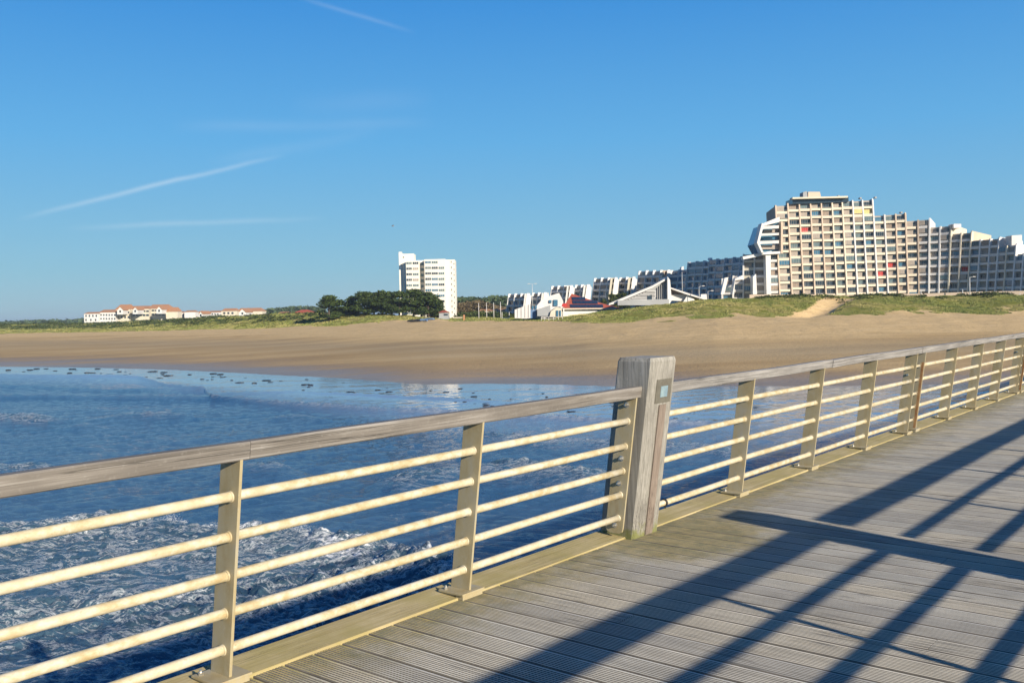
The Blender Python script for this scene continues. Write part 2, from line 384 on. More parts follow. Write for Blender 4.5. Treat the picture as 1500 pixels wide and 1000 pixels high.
# ground cover mask: 1 where vegetation can grow
vf_ = np.interp(X, TX, VF); vc_ = np.interp(X, TX, VC)
veg = np.clip((V-vf_-2)/14+(fbm(U/10, V/16, 4, 21)-.5)*3.2, 0, 1)
s_ = np.clip((V-vf_)/(vc_-vf_), 0, 1)
bl = np.exp(-((X-(1195+(s_-.4)*70)+10*(fbm(U/6, V/6, 2, 2)-.5))/26)**4)*(V < vc_-2)
gap = np.exp(-((X-600)/55)**4)*(V < 372)*.8
veg = veg*(1-bl)*(1-gap); veg = np.where(V > vc_+25, 1, veg)
M['ground'], nt, b = new_mat('beach_and_dune')
at = nt.nodes.new('ShaderNodeAttribute'); at.attribute_name = 'veg'
s = pos(nt); hz = mth(nt, 'SUBTRACT', s.outputs['Z'], SEA)
n1 = tex(nt, 'n', .09, 6, .6, 'wuv', (.22, 1, 1)); n2 = tex(nt, 'n', 1.2, 6, .7, 'World'); n3 = tex(nt, 'n', .3, 6, .65, 'wuv', (.35, 1, 1))
dry = ramp(nt, n3, [(.3, (.50, .355, .18)), (.7, (.64, .47, .255))])
dry = mixc(nt, mth(nt, 'MULTIPLY', sstep(nt, n2, .54, .62), .55), dry, (.27, .185, .10))
n6 = tex(nt, 'n', 2.6, 3, .6, 'World')
dry = mixc(nt, mth(nt, 'MULTIPLY', sstep(nt, n6, .66, .70), .8), dry, (.10, .07, .045))
damp = ramp(nt, n1, [(.35, (.36, .262, .145)), (.65, (.45, .335, .19))])
hh = mth(nt, 'ADD', hz, mth(nt, 'MULTIPLY', mth(nt, 'SUBTRACT', n1, .5), 1.9))
band = ramp(nt, mth(nt, 'DIVIDE', hh, 8), [(0, (.62, .60, .60)), (.10, (.78, .74, .72)), (.2, (1, .98, .95)), (.34, (.9, .93, 1.0)), (.46, (1.12, 1.08, 1.0)), (.6, (1, 1, 1))])
sand = mixc(nt, sstep(nt, hh, 3.5, 4.3), mixc(nt, 1.0, damp, band, 'MULTIPLY'), dry)
gcol = ramp(nt, tex(nt, 'n', .09, 6, .65, 'World'), [(.3, (.12, .14, .028)), (.47, (.20, .20, .045)), (.62, (.32, .27, .10))])
gcol = mixc(nt, mth(nt, 'MULTIPLY', sstep(nt, n2, .5, .7), .5), gcol, (.20, .16, .07))
vm = sstep(nt, mth(nt, 'ADD', at.outputs['Fac'], mth(nt, 'MULTIPLY', mth(nt, 'SUBTRACT', n2, .5), .9)), .42, .62)
nt.links.new(mixc(nt, vm, sand, gcol), b.inputs['Base Color'])
wet = mth(nt, 'SUBTRACT', 1.0, sstep(nt, hh, .15, 1.3))
nt.links.new(mth(nt, 'SUBTRACT', .9, mth(nt, 'MULTIPLY', wet, .55)), b.inputs['Roughness'])
nt.links.new(mth(nt, 'MULTIPLY', wet, .5), b.inputs['Specular IOR Level'])
bump(nt, b, mth(nt, 'ADD', n2, n3), .6, .25)
g_ob = np_mesh('beach', verts, faces, ['ground'], True)
a_ = g_ob.data.attributes.new('wuv', 'FLOAT_VECTOR', 'POINT'); a_.data.foreach_set('vector', np.stack([U, V, 0*U], -1).ravel().astype(np.float32))
a_ = g_ob.data.attributes.new('veg', 'FLOAT', 'POINT'); a_.data.foreach_set('value', veg.ravel().astype(np.float32))
tag(g_ob, 'sandy beach rising to grass covered dunes behind the bay', kind='structure')

# ------------------------------------------------------------------ sea
def vline(pts):
    xs_ = np.array([p[0] for p in pts], float); ys_ = np.array([p[1] for p in pts], float)
    vv = EYE*F_PX/(ys_-YH(xs_)); return xs_, vv
BREAK = [ # line points (bearing, height line), wave height, face width, foam, trail length
 ([(-400, 800), (-100, 785), (60, 776), (150, 769), (240, 774), (330, 786), (430, 789), (480, 800), (560, 813), (640, 832), (720, 850)], .50, 1.3, 1.0, 19),
 ([(-300, 905), (0, 885), (200, 876), (330, 872), (460, 856), (560, 838), (620, 826), (680, 828)], .20, 1.2, .8, 11),
 ([(520, 712), (580, 706), (680, 694), (760, 690), (830, 697), (880, 704), (930, 716)], .40, 1.8, .62, 4.5),
 ([(300, 698), (340, 692), (400, 690), (460, 696)], .34, 2.0, .45, 3),
 ([(620, 636), (700, 640), (790, 647), (900, 652), (1010, 659), (1120, 664)], .22, 2.2, .62, 5.0),
 ([(960, 762), (1000, 748), (1050, 738), (1110, 728)], .4, 1.6, .8, 6),
 ([(-200, 690), (-40, 688), (60, 690), (120, 700)], .34, 1.8, .75, 4),
 ([(-200, 612), (0, 612), (60, 615), (110, 619)], .34, 2.4, .85, 5),
 ([(120, 617), (180, 612), (240, 610), (300, 614)], .24, 2.4, .5, 4),
 ([(360, 618), (400, 611), (440, 610), (500, 616)], .28, 2.4, .55, 4),
 ([(60, 628), (130, 625), (170, 629)], .24, 2.2, .45, 3), 
 ([(-300, 580), (100, 582), (330, 583), (420, 590)], .18, 2.2, .3, 4),
 ([(-300, 566), (60, 566), (150, 572), (240, 569), (330, 574)], .14, 2, .2, 3),
 ([(300, 577), (420, 574), (560, 580), (760, 590)], .12, 1.6, .15, 3),
 ([(-300, 549), (130, 551), (200, 554), (240, 565), (298, 571), (306, 584), (400, 592), (550, 601), (700, 609), (900, 618), (1100, 624)], .24, .9, .5, 1.8),
]
xs = np.concatenate([np.linspace(-2600, -60, 60), np.linspace(-50, 1550, 1100), np.linspace(1580, 3500, 40)])
vs = EYE*F_PX/np.concatenate([np.geomspace(2600, 640, 60), np.linspace(638, 52, 720), np.geomspace(51, 2.2, 26)]); 
X, V = np.meshgrid(xs, vs); U = (X-750)/F_PX*V
def sea_surface(X, V, U):
    fade = np.clip(1.6-V/170, .10, 1)
    e = np.zeros_like(V); foam = np.zeros_like(V)
    wx = U*.35+V*.94
    for L, amp, ang, sd in ((13., .085, .1, 1), (8.3, .06, -.25, 2), (5.1, .045, .3, 3), (3.3, .032, -.5, 4), (2.1, .022, .8, 5), (1.4, .014, -.9, 6), (.9, .009, .4, 7)):
        ca, sa = math.cos(ang), math.sin(ang)
        ph = 2*math.pi*(V*ca+U*sa)/L+5*fbm(U/(L*1.6), V/(L*1.6), 2, sd)
        w = 1-np.abs(np.sin(ph/2)); e += amp*(w*1.5-.55)*(.4+1.2*noise2(U/(L*2.5), V/(L*2), sd+30))*(.35 if L > 4 else 1)
    e *= fade
    chop = 1.4*(fbm(U/.55, V/.38, 4, 71)-.5)
    for k, (pts, amp, wd, fo, tr) in enumerate(BREAK):
        lx, lv = vline(pts); vl = np.interp(X, lx, lv); wd = np.maximum(wd, V*V/13015*1.7)
        vl = vl+np.where(V > 75, (fbm(U/22.0, V*0+k, 3, 40+k)-.5)*wd*2.2, (fbm(U/3.0, V*0+k, 3, 40+k)-.5)*wd*1.6)
        lo, hi = lx[0], lx[-1]; env = np.clip((X-lo)/60, 0, 1)*np.clip((hi-X)/60, 0, 1)*(.62+.6*fbm(X/70, X*0+k*7, 2, 50+k))
        s = V-vl                                     # >0 on the shore side of the crest
        prof = np.where(s > 0, np.exp(-(s/(wd*.45))**2), np.exp(-(s/(wd*np.where(V > 75, 1.0, 2.2)))**2))
        e += amp*env*prof*np.where((V > 48) & (V < 76), 1.7, np.clip(V/55, 1, 2.0))
        f = np.where(s > 0, np.exp(-(s/(wd*.5))**2), np.exp(s/tr))
        foam = np.maximum(foam, fo*env*f)
        e += env*fo*(f**1.6)*chop*.40*fade+.035*env*fo*f*chop
    return e, foam
E_, FO = sea_surface(X, V, U)
# water's edge: the sheet flattens and thins onto the sand
vw = np.interp(np.clip(X, -1500, 5000), TX, VW)
flat = np.clip((vw-V)/14, 0, 1); E_ = E_*flat
calm = np.clip((V-(vw-62))/26, 0, 1)
px_ = CAM[0]+RV[0]*U+FV[0]*V; py_ = CAM[1]+RV[1]*U+FV[1]*V
verts = np.stack([px_, py_, SEA+E_], -1).reshape(-1, 3)
nv, nb = V.shape; idx = np.arange(nb*nv).reshape(nv, nb)
faces = np.stack([idx[:-1, :-1], idx[:-1, 1:], idx[1:, 1:], idx[1:, :-1]], -1).reshape(-1, 4)
M['sea'], nt, b = new_mat('sea_water')
fa = nt.nodes.new('ShaderNodeAttribute'); fa.attribute_name = 'foam'
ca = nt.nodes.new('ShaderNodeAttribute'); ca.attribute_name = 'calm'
n1 = tex(nt, 'n', .9, 9, .70, 'wuv', (.55, 1.15, 1), 1.1); n2 = tex(nt, 'n', 4.2, 6, .68, 'wuv', (.5, 1.3, 1), .8); n3 = tex(nt, 'n', .10, 4, .5, 'World')
n4 = tex(nt, 'n', 11, 4, .7, 'wuv', (.55, 1.4, 1), .6)
fr = mth(nt, 'ADD', mth(nt, 'ADD', mth(nt, 'MULTIPLY', n1, .42), mth(nt, 'MULTIPLY', n2, .34)), mth(nt, 'MULTIPLY', n4, .24))
patch = sstep(nt, mth(nt, 'ADD', fr, mth(nt, 'MULTIPLY', fa.outputs['Fac'], .215)), .685, .775)
ridge = mth(nt, 'SUBTRACT', 1.0, mth(nt, 'MULTIPLY', mth(nt, 'ABSOLUTE', mth(nt, 'SUBTRACT', n1, .5)), 16))
ridge = mth(nt, 'MULTIPLY', sstep(nt, mth(nt, 'ADD', ridge, mth(nt, 'MULTIPLY', mth(nt, 'SUBTRACT', n4, .5), 1.6)), .35, .95), sstep(nt, fa.outputs['Fac'], .08, .5))
fm = mth(nt, 'MAXIMUM', patch, mth(nt, 'MULTIPLY', ridge, .40))
fm = mth(nt, 'MULTIPLY', fm, sstep(nt, fa.outputs['Fac'], .03, .22))
wc = ramp(nt, n3, [(.35, (.026, .074, .155)), (.65, (.044, .094, .172))])
silt_sheen = mixc(nt, mth(nt, 'MULTIPLY', sstep(nt, fa.outputs['Fac'], .04, .6), .7), wc, (.050, .090, .110))
silt_sheen = mixc(nt, mth(nt, 'MULTIPLY', ca.outputs['Fac'], .8), silt_sheen, (.25, .30, .36))  # calm shallows: pale sky reflection put into the water's body colour
nt.links.new(mixc(nt, fm, silt_sheen, (.68, .70, .72)), b.inputs['Base Color'])
nt.links.new(mth(nt, 'ADD', .07, mth(nt, 'MULTIPLY', fm, .6)), b.inputs['Roughness'])
b.inputs['IOR'].default_value = 1.34
w1 = tex(nt, 'n', 1.2, 7, .60, 'wuv', (.6, 1.3, 1), .5); w2 = tex(nt, 'n', 5.5, 5, .6, 'wuv', (.6, 1.3, 1))
hgt = mth(nt, 'ADD', mth(nt, 'MULTIPLY', w1, .75), mth(nt, 'MULTIPLY', w2, .22))
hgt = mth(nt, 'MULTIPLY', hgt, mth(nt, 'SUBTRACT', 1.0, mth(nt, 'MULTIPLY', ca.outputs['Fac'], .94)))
hgt = mth(nt, 'ADD', hgt, mth(nt, 'MULTIPLY', fm, .05))
bump(nt, b, hgt, 1.0, .30)
sea = np_mesh('sea', verts, faces, ['sea'], True)
a_ = sea.data.attributes.new('wuv', 'FLOAT_VECTOR', 'POINT'); a_.data.foreach_set('vector', np.stack([U, V, 0*U], -1).ravel().astype(np.float32))
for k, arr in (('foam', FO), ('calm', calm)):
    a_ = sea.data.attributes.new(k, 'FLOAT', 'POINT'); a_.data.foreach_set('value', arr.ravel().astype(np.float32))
tag(sea, 'blue sea with broken foamy waves rolling towards the beach', kind='structure')
# open water behind and under the pier
mb = MB()
mb.quad([(a, b_, SEA-.45) for a, b_ in [(-15000, -15000), (15000, -15000), (15000, 15000), (-15000, 15000)]])
back = mb.build('open_sea', 'sea'); tag(back, 'open sea around the pier', kind='structure')

# ------------------------------------------------------------------ pier
W = 4.16; LEAN = .137; X0 = .011
PITCH_P = .18125; Y_OFF = 2.068*1.25
deck = empty('pier_deck', (0, 0, 0), 'grey timber boarded pier deck between the two railings', kind='structure')
def plank_mesh(x0, x1):
    L = x1-x0; w = PITCH_P-.0125; n = 10; prof = [(-w/2, -.032), (-w/2, -.002), (-w/2+.003, 0)]
    p = w/n
    for i in range(1, n):
        c_ = -w/2+.0125+(i-1)*(w-.025)/(n-2)
        prof += [(c_-.0044, 0), (c_-.0034, -.0055), (c_+.0034, -.0055), (c_+.0044, 0)]
    prof += [(w/2-.003, 0), (w/2, -.002), (w/2, -.032)]
    me_v = [(0, y, z) for y, z in prof]+[(L, y, z) for y, z in prof]; k = len(prof)
    f = [(i, k+i, k+i+1, i+1) for i in range(k-1)]+[(k-1, 2*k-1, k, 0)]
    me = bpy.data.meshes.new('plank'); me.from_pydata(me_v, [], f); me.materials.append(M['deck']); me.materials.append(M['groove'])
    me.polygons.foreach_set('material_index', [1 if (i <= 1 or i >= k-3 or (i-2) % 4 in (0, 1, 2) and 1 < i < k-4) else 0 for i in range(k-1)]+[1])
    return me
PM = {}
def plank(x0, x1, y):
    key = (round(x0, 2), round(x1, 2))
    if key not in PM: PM[key] = plank_mesh(x0, x1)
    o = link('plank', PM[key], deck); o.location = (x0, y, random.uniform(-.0012, .0012)); o.rotation_euler = (random.uniform(-.004, .004), 0, random.uniform(-.0006, .0006))
    return o
y = Y_OFF-.09-PITCH_P*26; k = 0
joints = [2.42, 1.62, 2.97, 2.05, .98]
while y < 24:
    k += 1
    if k % 3 == 1 or random.random() < .12:
        j = joints[(k*7) % 5]; plank(.004, j-.0015, y); plank(j+.0015, W-.004, y)
    else: plank(.004, W-.004, y)
    y += PITCH_P
mb = MB()
while y < 128:
    mb.box((.004, y-.087, -.03), (W-.004, y+.087, 0)); y += PITCH_P
far = mb.build('far_planks', 'deck', deck, fix=False); far['kind'] = 'stuff'
for xj in (.10, 1.1, 2.08, 3.06, 4.06):
    mb = MB(); mb.box((xj-.05, -6, -.29), (xj+.05, 128, -.036)); mb.build('joist', 'joist', deck)
for yb in np.arange(-4, 128, 6.0):
    mb = MB(); mb.box((-.25, yb-.14, -.62), (W+.25, yb+.14, -.293)); mb.build('cross_beam', 'joist', deck)
    for xp in (.15, W-.15):
        zb = SEA-2.0
        mb = MB(); mb.tube((xp+(.25 if xp > 1 else -.25), yb, zb), (xp, yb, -.623), .19, .19, 14); mb.build('pile', 'joist', deck, smooth=True)
# kerbs
for side in (0, 1):
    kb = empty('kerb', (0 if side == 0 else W, 0, 0), 'low flat timber kerb under the sea side railing' if side == 0 else 'low flat timber kerb under the railing on the camera side of the deck', 'kerb')
    sgn = 1 if side == 0 else -1
    ys_ = [-4, Y_OFF-.1, 4.15, 5.84, 6.30, 7.78, 9.44, 11.07, 12.83, 14.6, 16.17, 17.72, 19.43]+list(np.arange(21, 60, 1.6)) if side == 0 else [-4, 6.2, 12, 20, 30, 60]
    for a, b_ in zip(ys_[:-1], ys_[1:]):
        mb = MB(); dz = random.uniform(-.002, .002)
        pr = [(-.245, -.03), (.0, -.03), (.0, .005+dz), (-.005, .010+dz), (-.235, .026+dz), (-.245, .018+dz)]
        mb.prism([(sgn*p, a+.002, z) for p, z in pr], [(sgn*p, b_-.002, z) for p, z in pr])
        mb.build('kerb_board', 'kerb', kb)

BZ = [.880, .695, .512, .334, .160]
def bx_(z): return X0+LEAN*z-.057
ZT = 1.047
def plate_pts(w0, w1, z0, z1, y0, y1):
    """leaning plate: inner edge at X0 + LEAN z, w wide outwards"""
    i0, i1 = X0+LEAN*z0, X0+LEAN*z1
    return [(i0-w0, y0, z0), (i0, y0, z0), (i0, y1, z0), (i0-w0, y1, z0), (i1-w1, y0, z1), (i1, y0, z1), (i1, y1, z1), (i1-w1, y1, z1)]
def flipx(o):  # mirrored railing on the other side of the deck
    pass
POST_ME = {}
def make_section(name, y0, y1, posts, ends, joints_, label, mirror=False, ydx=0.0):
    """posts: y of plates; ends: set of y where the plate is a bolted end plate"""
    root = empty(name, (W if mirror else 0, ydx, 0), label, 'railing')
    if mirror: root.scale = (-1, 1, 1)
    for yp in posts:
        mb = MB()
        if yp in ends:      # plate bolted to the timber post, rounded foot
            z0, z1 = .045, ZT+.01; prof = []
            w = .150; i0, i1 = X0+LEAN*z0, X0+LEAN*z1
            prof = [(i1-w+.0, z1), (i0-w, z0+.035), (i0-w+.012, z0+.012), (i0-w+.04, z0), (i0-.035, z0), (i0-.01, z0+.012), (i0, z0+.04), (i1, z1)]
            mb.prism([(p, yp-.008, z) for p, z in prof], [(p, yp+.008, z) for p, z in prof])
            p = mb.build('post', 'plate', root, bevel=.0015)
            for z in (1.0, .605, .42, .105):
                b_ = MB(); xx = X0+LEAN*z-.075
                b_.tube((xx, yp-.024, z), (xx, yp-.008, z), .014, seg=6); b_.tube((xx, yp-.040, z), (xx, yp-.024, z), .0075, seg=8)
                b_.tube((xx, yp-.011, z), (xx, yp-.008, z), .020, seg=12)
                b_.build('bolt', 'steel', p)
        else:
            mb.hexa(plate_pts(.148, .150, .042, ZT+.012, yp-.0078, yp+.0078))
            p = mb.build('post', 'plate', root, bevel=.0015)
            b_ = MB(); hw = .098
            b_.prism([(-.150, yp-hw, .030), (.046, yp-hw, .030), (.046, yp+hw, .030), (-.150, yp+hw, .030)],
                     [(-.150, yp-hw, .042), (.046, yp-hw, .042), (.046, yp+hw, .042), (-.150, yp+hw, .042)])
            b_.box((-.02, yp-hw+.01, .002), (.038, yp+hw-.01, .030)); b_.box((-.145, yp-hw+.01, .018), (-.022, yp+hw-.01, .030))
            b_.build('base_plate', 'plate', p, bevel=.002)
            for yy in (-.07, .07):
                c_ = MB(); c_.tube((-.115, yp+yy, .042), (-.115, yp+yy, .056), .013, seg=6); c_.tube((-.115, yp+yy, .056), (-.115, yp+yy, .066), .007, seg=8)
                c_.build('bolt', 'steel', p)
    for z in BZ:
        mb = MB(); x = bx_(z); n = max(2, int((y1-y0)/.4)); seg = 18
        ys = np.linspace(y0, y1, n+1); r = .0235
        for a, b_ in zip(ys[:-1], ys[1:]):
            pass
        vv = []; ff = []
        for i, yy in enumerate(ys):
            vv += [(x+r*math.cos(t), yy, z+r*math.sin(t)+.0015*math.sin(yy*2.3+z*9)) for t in [2*math.pi*j/seg for j in range(seg)]]
        for i in range(n):
            ff += [(i*seg+j, i*seg+(j+1) % seg, (i+1)*seg+(j+1) % seg, (i+1)*seg+j) for j in range(seg)]
        ff += [tuple(reversed(range(seg))), tuple(n*seg+j for j in range(seg))]
        mb.v, mb.f, mb.m = vv, ff, [0]*len(ff)
        br = mb.build('bar', 'bar', root, smooth=True)
        for yp in posts:                       # weld collars where the tube meets each plate
            c_ = MB(); 
            lo = yp-.020 if yp in ends else yp-.017
            c_.tube((x, lo, z), (x, min(yp+.017, y1), z), .0262, seg=18); c_.build('weld_collar', 'bar', br, smooth=True)
    # timber handrail in lengths
    pr = [(.030, 1.047), (.148, 1.047), (.155, 1.053), (.166, 1.124), (.160, 1.131), (.046, 1.122), (.038, 1.114)]
    ys_ = [joints_[0]]+list(joints_[1:])
    for a, b_ in zip(ys_[:-1], ys_[1:]):
        mb = MB(); n = max(1, int((b_-a)/.35)); g = .0022
        for i in range(n):
            pass
        yy = np.linspace(a+g, b_-g, n+1); k = len(pr); vv = []; ff = []
        for t in yy:
            wob = .0022*math.sin(t*3.1+a); vv += [(p+wob, t, z+.0022*math.sin(t*2.1+a*3)) for p, z in pr]
        for i in range(n): ff += [(i*k+j, (i+1)*k+j, (i+1)*k+(j+1) % k, i*k+(j+1) % k) for j in range(k)]
        ff += [tuple(range(k)), tuple(n*k+j for j in reversed(range(k)))]
        mb.v, mb.f, mb.m = vv, ff, [0]*len(ff); mb.build('handrail', 'rail' if a < 6 else 'rail2', root)
    return root
YP = 5.80
make_section('railing', -4.0, YP+.01, [-2.5, -.85, .81, 2.46, 4.11, YP], {YP}, [-4.0, -.8, 2.503, 5.915], 'cream tube railing with timber handrail, nearest section ending at the wooden post')
make_section('railing', 6.30, 12.66, [7.78, 9.44, 11.07, 12.65], set(), [6.30, 9.648, 12.83], 'cream tube railing section between the wooden post and the rusty double upright')
make_section('railing', 13.0, 19.27, [13.01, 14.60, 16.17, 17.72, 19.26], set(), [12.83, 14.7, 17.8, 19.43], 'cream tube railing section beyond the rusty double upright')
make_section('railing', 19.6, 27.6, [19.61, 21.2, 22.8, 24.4, 26.0, 27.58], set(), [19.43, 22.9, 27.75], 'farthest cream tube railing section at the right edge of the view')
# sleeve tubes and rust at the expansion joint
for yj, lab in ((12.65, 'short tube sleeves and rusty flat bridging the nearer double upright'), (19.26, 'short tube sleeves bridging the farther double upright')):
    root = empty('joint_sleeve', (0, 0, 0), lab, 'railing joint')
    for z in BZ:
        mb = MB(); mb.tube((bx_(z), yj+.012, z), (bx_(z), yj+.34, z), .020, seg=14); mb.build('sleeve', 'bar', root, smooth=True)
        mb = MB(); mb.tube((bx_(z), yj+.02, z), (bx_(z), yj+.085, z), .034, seg=14); mb.build('collar', 'bar', root, smooth=True)
    mb = MB(); mb.hexa(plate_pts(.03, .03, .052, ZT-.12, yj+.318, yj+.328)); mb.build('rusty_flat', 'rust', root)
    for z in (.78, .30):
        mb = MB(); mb.box((bx_(z)-.05, yj-.03, z-.01), (bx_(z)-.02, yj+.05, z+.01)); mb.build('bolt', 'steel', root)
# black tie on the lowest bar right of the post
mb = MB(); mb.tube((bx_(BZ[4]), 6.455, BZ[4]), (bx_(BZ[4]), 6.475, BZ[4]), .031, seg=16); mb.tube((bx_(BZ[4])+.01, 6.465, BZ[4]-.045), (bx_(BZ[4])+.01, 6.465, BZ[4]-.01), .005, seg=6)
tag(mb.build('cable_tie', 'black', None, smooth=True), 'black cable tie on the lowest tube just right of the wooden post', 'cable tie')
# timber post
def timber_post(mirror, ydx, label):
    root = empty('timber_post', (W if mirror else 0, ydx, 0), label, 'post')
    if mirror: root.scale = (-1, 1, 1)
    L2 = .145; mb = MB(); ch = .018
    def ring(z, zin, zout):
        xi, xo = .069+L2*z, -.236+L2*z; y0, y1 = 5.852, 6.205
        return [(xo, y0+ch, z), (xo+ch, y0, z), (xi-ch, y0, z), (xi, y0+ch, z), (xi, y1-ch, z), (xi-ch, y1, z), (xo+ch, y1, z), (xo, y1-ch, z)]
    zs = [-.9, 0, .35, .7, 1.05, 1.31, 1.338]; vv = []; ff = []
    for i, z in enumerate(zs):
        rg = ring(z, 0, 0)
        if i == len(zs)-1:
            cx_, cy_ = sum(q[0] for q in rg)/8, 6.03; rg = [(cx_+(q[0]-cx_)*.93, cy_+(q[1]-cy_)*.95, q[2]) for q in rg]
        vv += rg
    for i in range(len(zs)-1): ff += [(i*8+j, i*8+(j+1) % 8, (i+1)*8+(j+1) % 8, (i+1)*8+j) for j in range(8)]
    ff += [tuple(range(7, -1, -1)), tuple((len(zs)-1)*8+j for j in range(8))]
    mb.v, mb.f, mb.m = vv, ff, [0]*len(ff)
    p = mb.build('post_body', 'post', root)
    def face(y0, y1, z0, z1, t0, t1, nm, mat, bev=.002):
        q = MB(); x = lambda z, t: .069+L2*z+t
        q.hexa([(x(z0, t0), y0, z0), (x(z0, t1), y0, z0), (x(z0, t1), y1, z0), (x(z0, t0), y1, z0), (x(z1, t0), y0, z1), (x(z1, t1), y0, z1), (x(z1, t1), y1, z1), (x(z1, t0), y1, z1)])
        return q.build(nm, mat, root, bevel=bev)
    face(5.942, 6.156, 1.0, 1.176, -.01, .006, 'plaque', 'plaque')
    face(6.002, 6.102, 1.042, 1.124, .001, .0095, 'light_window', 'glassy')
    face(6.005, 6.10, .005, .985, -.01, .012, 'cover_strip', 'strip')
    # seaward guard plate carrying the railing end plate
    return root
timber_post(False, 0, 'square weathered timber post leaning inwards with small square light plaque')
# opposite railing (its shadow falls across the deck)
YS = .19
make_section('railing', -4.0, YP+.01, [-2.5, -.85, .81, 2.46, 4.11, YP], {YP}, [-4.0, -.8, 2.503, 5.915], 'railing on the camera side of the pier casting the near barred shadow on the deck', True, .12)
make_section('railing', 6.30, 12.66, [7.78, 9.44, 11.07, 12.65], set(), [6.30, 9.648, 12.83], 'railing on the camera side of the pier casting the middle barred shadow', True, .12)
make_section('railing', 13.0, 19.27, [13.01, 14.60, 16.17, 17.72, 19.26], set(), [12.83, 14.7, 17.8, 19.43], 'railing on the camera side of the pier, far section casting the most distant shadow', True, .12)
make_section('railing', 19.6, 27.6, [19.61, 21.2, 22.8, 24.4, 26.0, 27.58], set(), [19.43, 22.9, 27.75], 'railing on the camera side of the pier at its shoreward end', True, .12)
timber_post(True, .10, 'timber post on the camera side of the pier casting the broad cross shadow')

# ------------------------------------------------------------------ seaweed clumps on the wet sand
def blob_mesh(seed, n=14):
    rr = random.Random(seed); bm = bmesh.new(); bmesh.ops.create_icosphere(bm, subdivisions=2, radius=1)
    for v in bm.verts:
        f = .7+.6*rr.random(); v.co *= f; v.co.z = v.co.z*.30
    me = bpy.data.meshes.new('seaweed_clump'); bm.to_mesh(me); bm.free(); me.materials.append(M['weed']); return me
blobs = [blob_mesh(i) for i in range(6)]
rr = random.Random(3)
cl = []
for i in range(118):
    x = rr.uniform(-40, 1130); t = rr.random()**.8
    vwx = float(np.interp(x, TX, VW)); v = vwx-3-t*(22+.012*max(0, x))-rr.random()*3
    cl.append((x, v))
for i, (x, v) in enumerate(cl):
    me = blobs[i % 6]; o = link('seaweed_clump', me); p = G(x, v, SEA+.03); s_ = rr.choice((.12, .16, .22, .34))*(v/130)
    o.location = p; o.scale = (s_*rr.uniform(1, 1.9), s_, s_*.85); o.rotation_euler = (0, 0, YAW+rr.uniform(-.35, .35))
    tag(o, 'one of the many small dark seaweed clumps scattered in the shallows at the beach edge', 'seaweed clump', 'dark clumps scattered along the waterline')

# ------------------------------------------------------------------ foliage helpers
def tufts(centres, radii, n, size, seed, flat=1.0, shell=.55):
    """small leaf clumps spread through ellipsoidal boughs -> triangles"""
    rng = np.random.default_rng(seed); centres = np.array(centres, float); radii = np.array(radii, float)
    w = radii.prod(1)**(2/3); w /= w.sum(); pick = rng.choice(len(centres), n, p=w)
    d = rng.normal(size=(n, 3)); d /= np.linalg.norm(d, axis=1, keepdims=True)
    r = shell+(1-shell)*rng.random(n)**.6; r *= 1+.25*rng.normal(size=n)*.6
    c = centres[pick]+d*radii[pick]*r[:, None]
    a = rng.normal(size=(n, 3)); a /= np.linalg.norm(a, axis=1, keepdims=True); a[:, 2] *= flat
    b = rng.normal(size=(n, 3)); b /= np.linalg.norm(b, axis=1, keepdims=True); b[:, 2] *= flat
    s = size*(.5+rng.random(n))[:, None]
    v = np.stack([c-a*s*.5-b*s*.2, c+a*s*.5-b*s*.25, c+b*s*.6, c-b*s*.55], 1)
    return v.reshape(-1, 3)
def leaf_obj(name, v, mat, parent):
    n = len(v)//4; i = np.arange(n)*4
    return np_mesh(name, v, np.stack([i, i+3, i+1, i+2], 1)[:, [0, 1, 2, 3]], [mat], False, parent)
def tree(name, x, v, zb, h, wd, mat, label, cat, group, seed, boughs=16, n=1600, size=.7, trunk_h=.4, flatc=.5, lean=0.0, dep=None):
    root = empty(name, G(x, v, zb), label, cat, group); rng = random.Random(seed); dep = dep or wd
    mb = MB(); tr = h*.030
    top = (lean*h, 0, h*.72); mb.tube((0, 0, -.8), (lean*h*.5, 0, h*.38), tr*1.3, tr, 8); mb.tube((lean*h*.5, 0, h*.38), top, tr, tr*.35, 8)
    cs, rs = [], []
    for i in range(boughs):
        t = rng.random(); zz = h*(trunk_h+(.97-trunk_h)*t); pr = math.sin(math.pi*min(1, .22+.78*t)**.8)*.55+.28*(1-t)
        a = rng.uniform(0, 2*math.pi); q = wd*.5*pr*rng.uniform(.45, 1.25)
        cx, cy = q*math.cos(a)+lean*h*(.4+.6*t), q*math.sin(a)*dep/wd; br = wd*rng.uniform(.10, .20)
        cs.append((cx, cy, zz)); rs.append((br*1.35, br*1.35, br*flatc))
        if i % 2 == 0: mb.tube((lean*h*.5*t, 0, zz*.7), (cx*.8, cy*.8, zz-.2), tr*.35, tr*.12, 5)
    cs.append((lean*h, 0, h*.93)); rs.append((wd*.13, wd*.13, h*.07))
    mb.build('trunk', 'bark', root, smooth=True)
    leaf_obj('crown', tufts(cs, rs, n, size, seed, .6), mat, root)
    return root

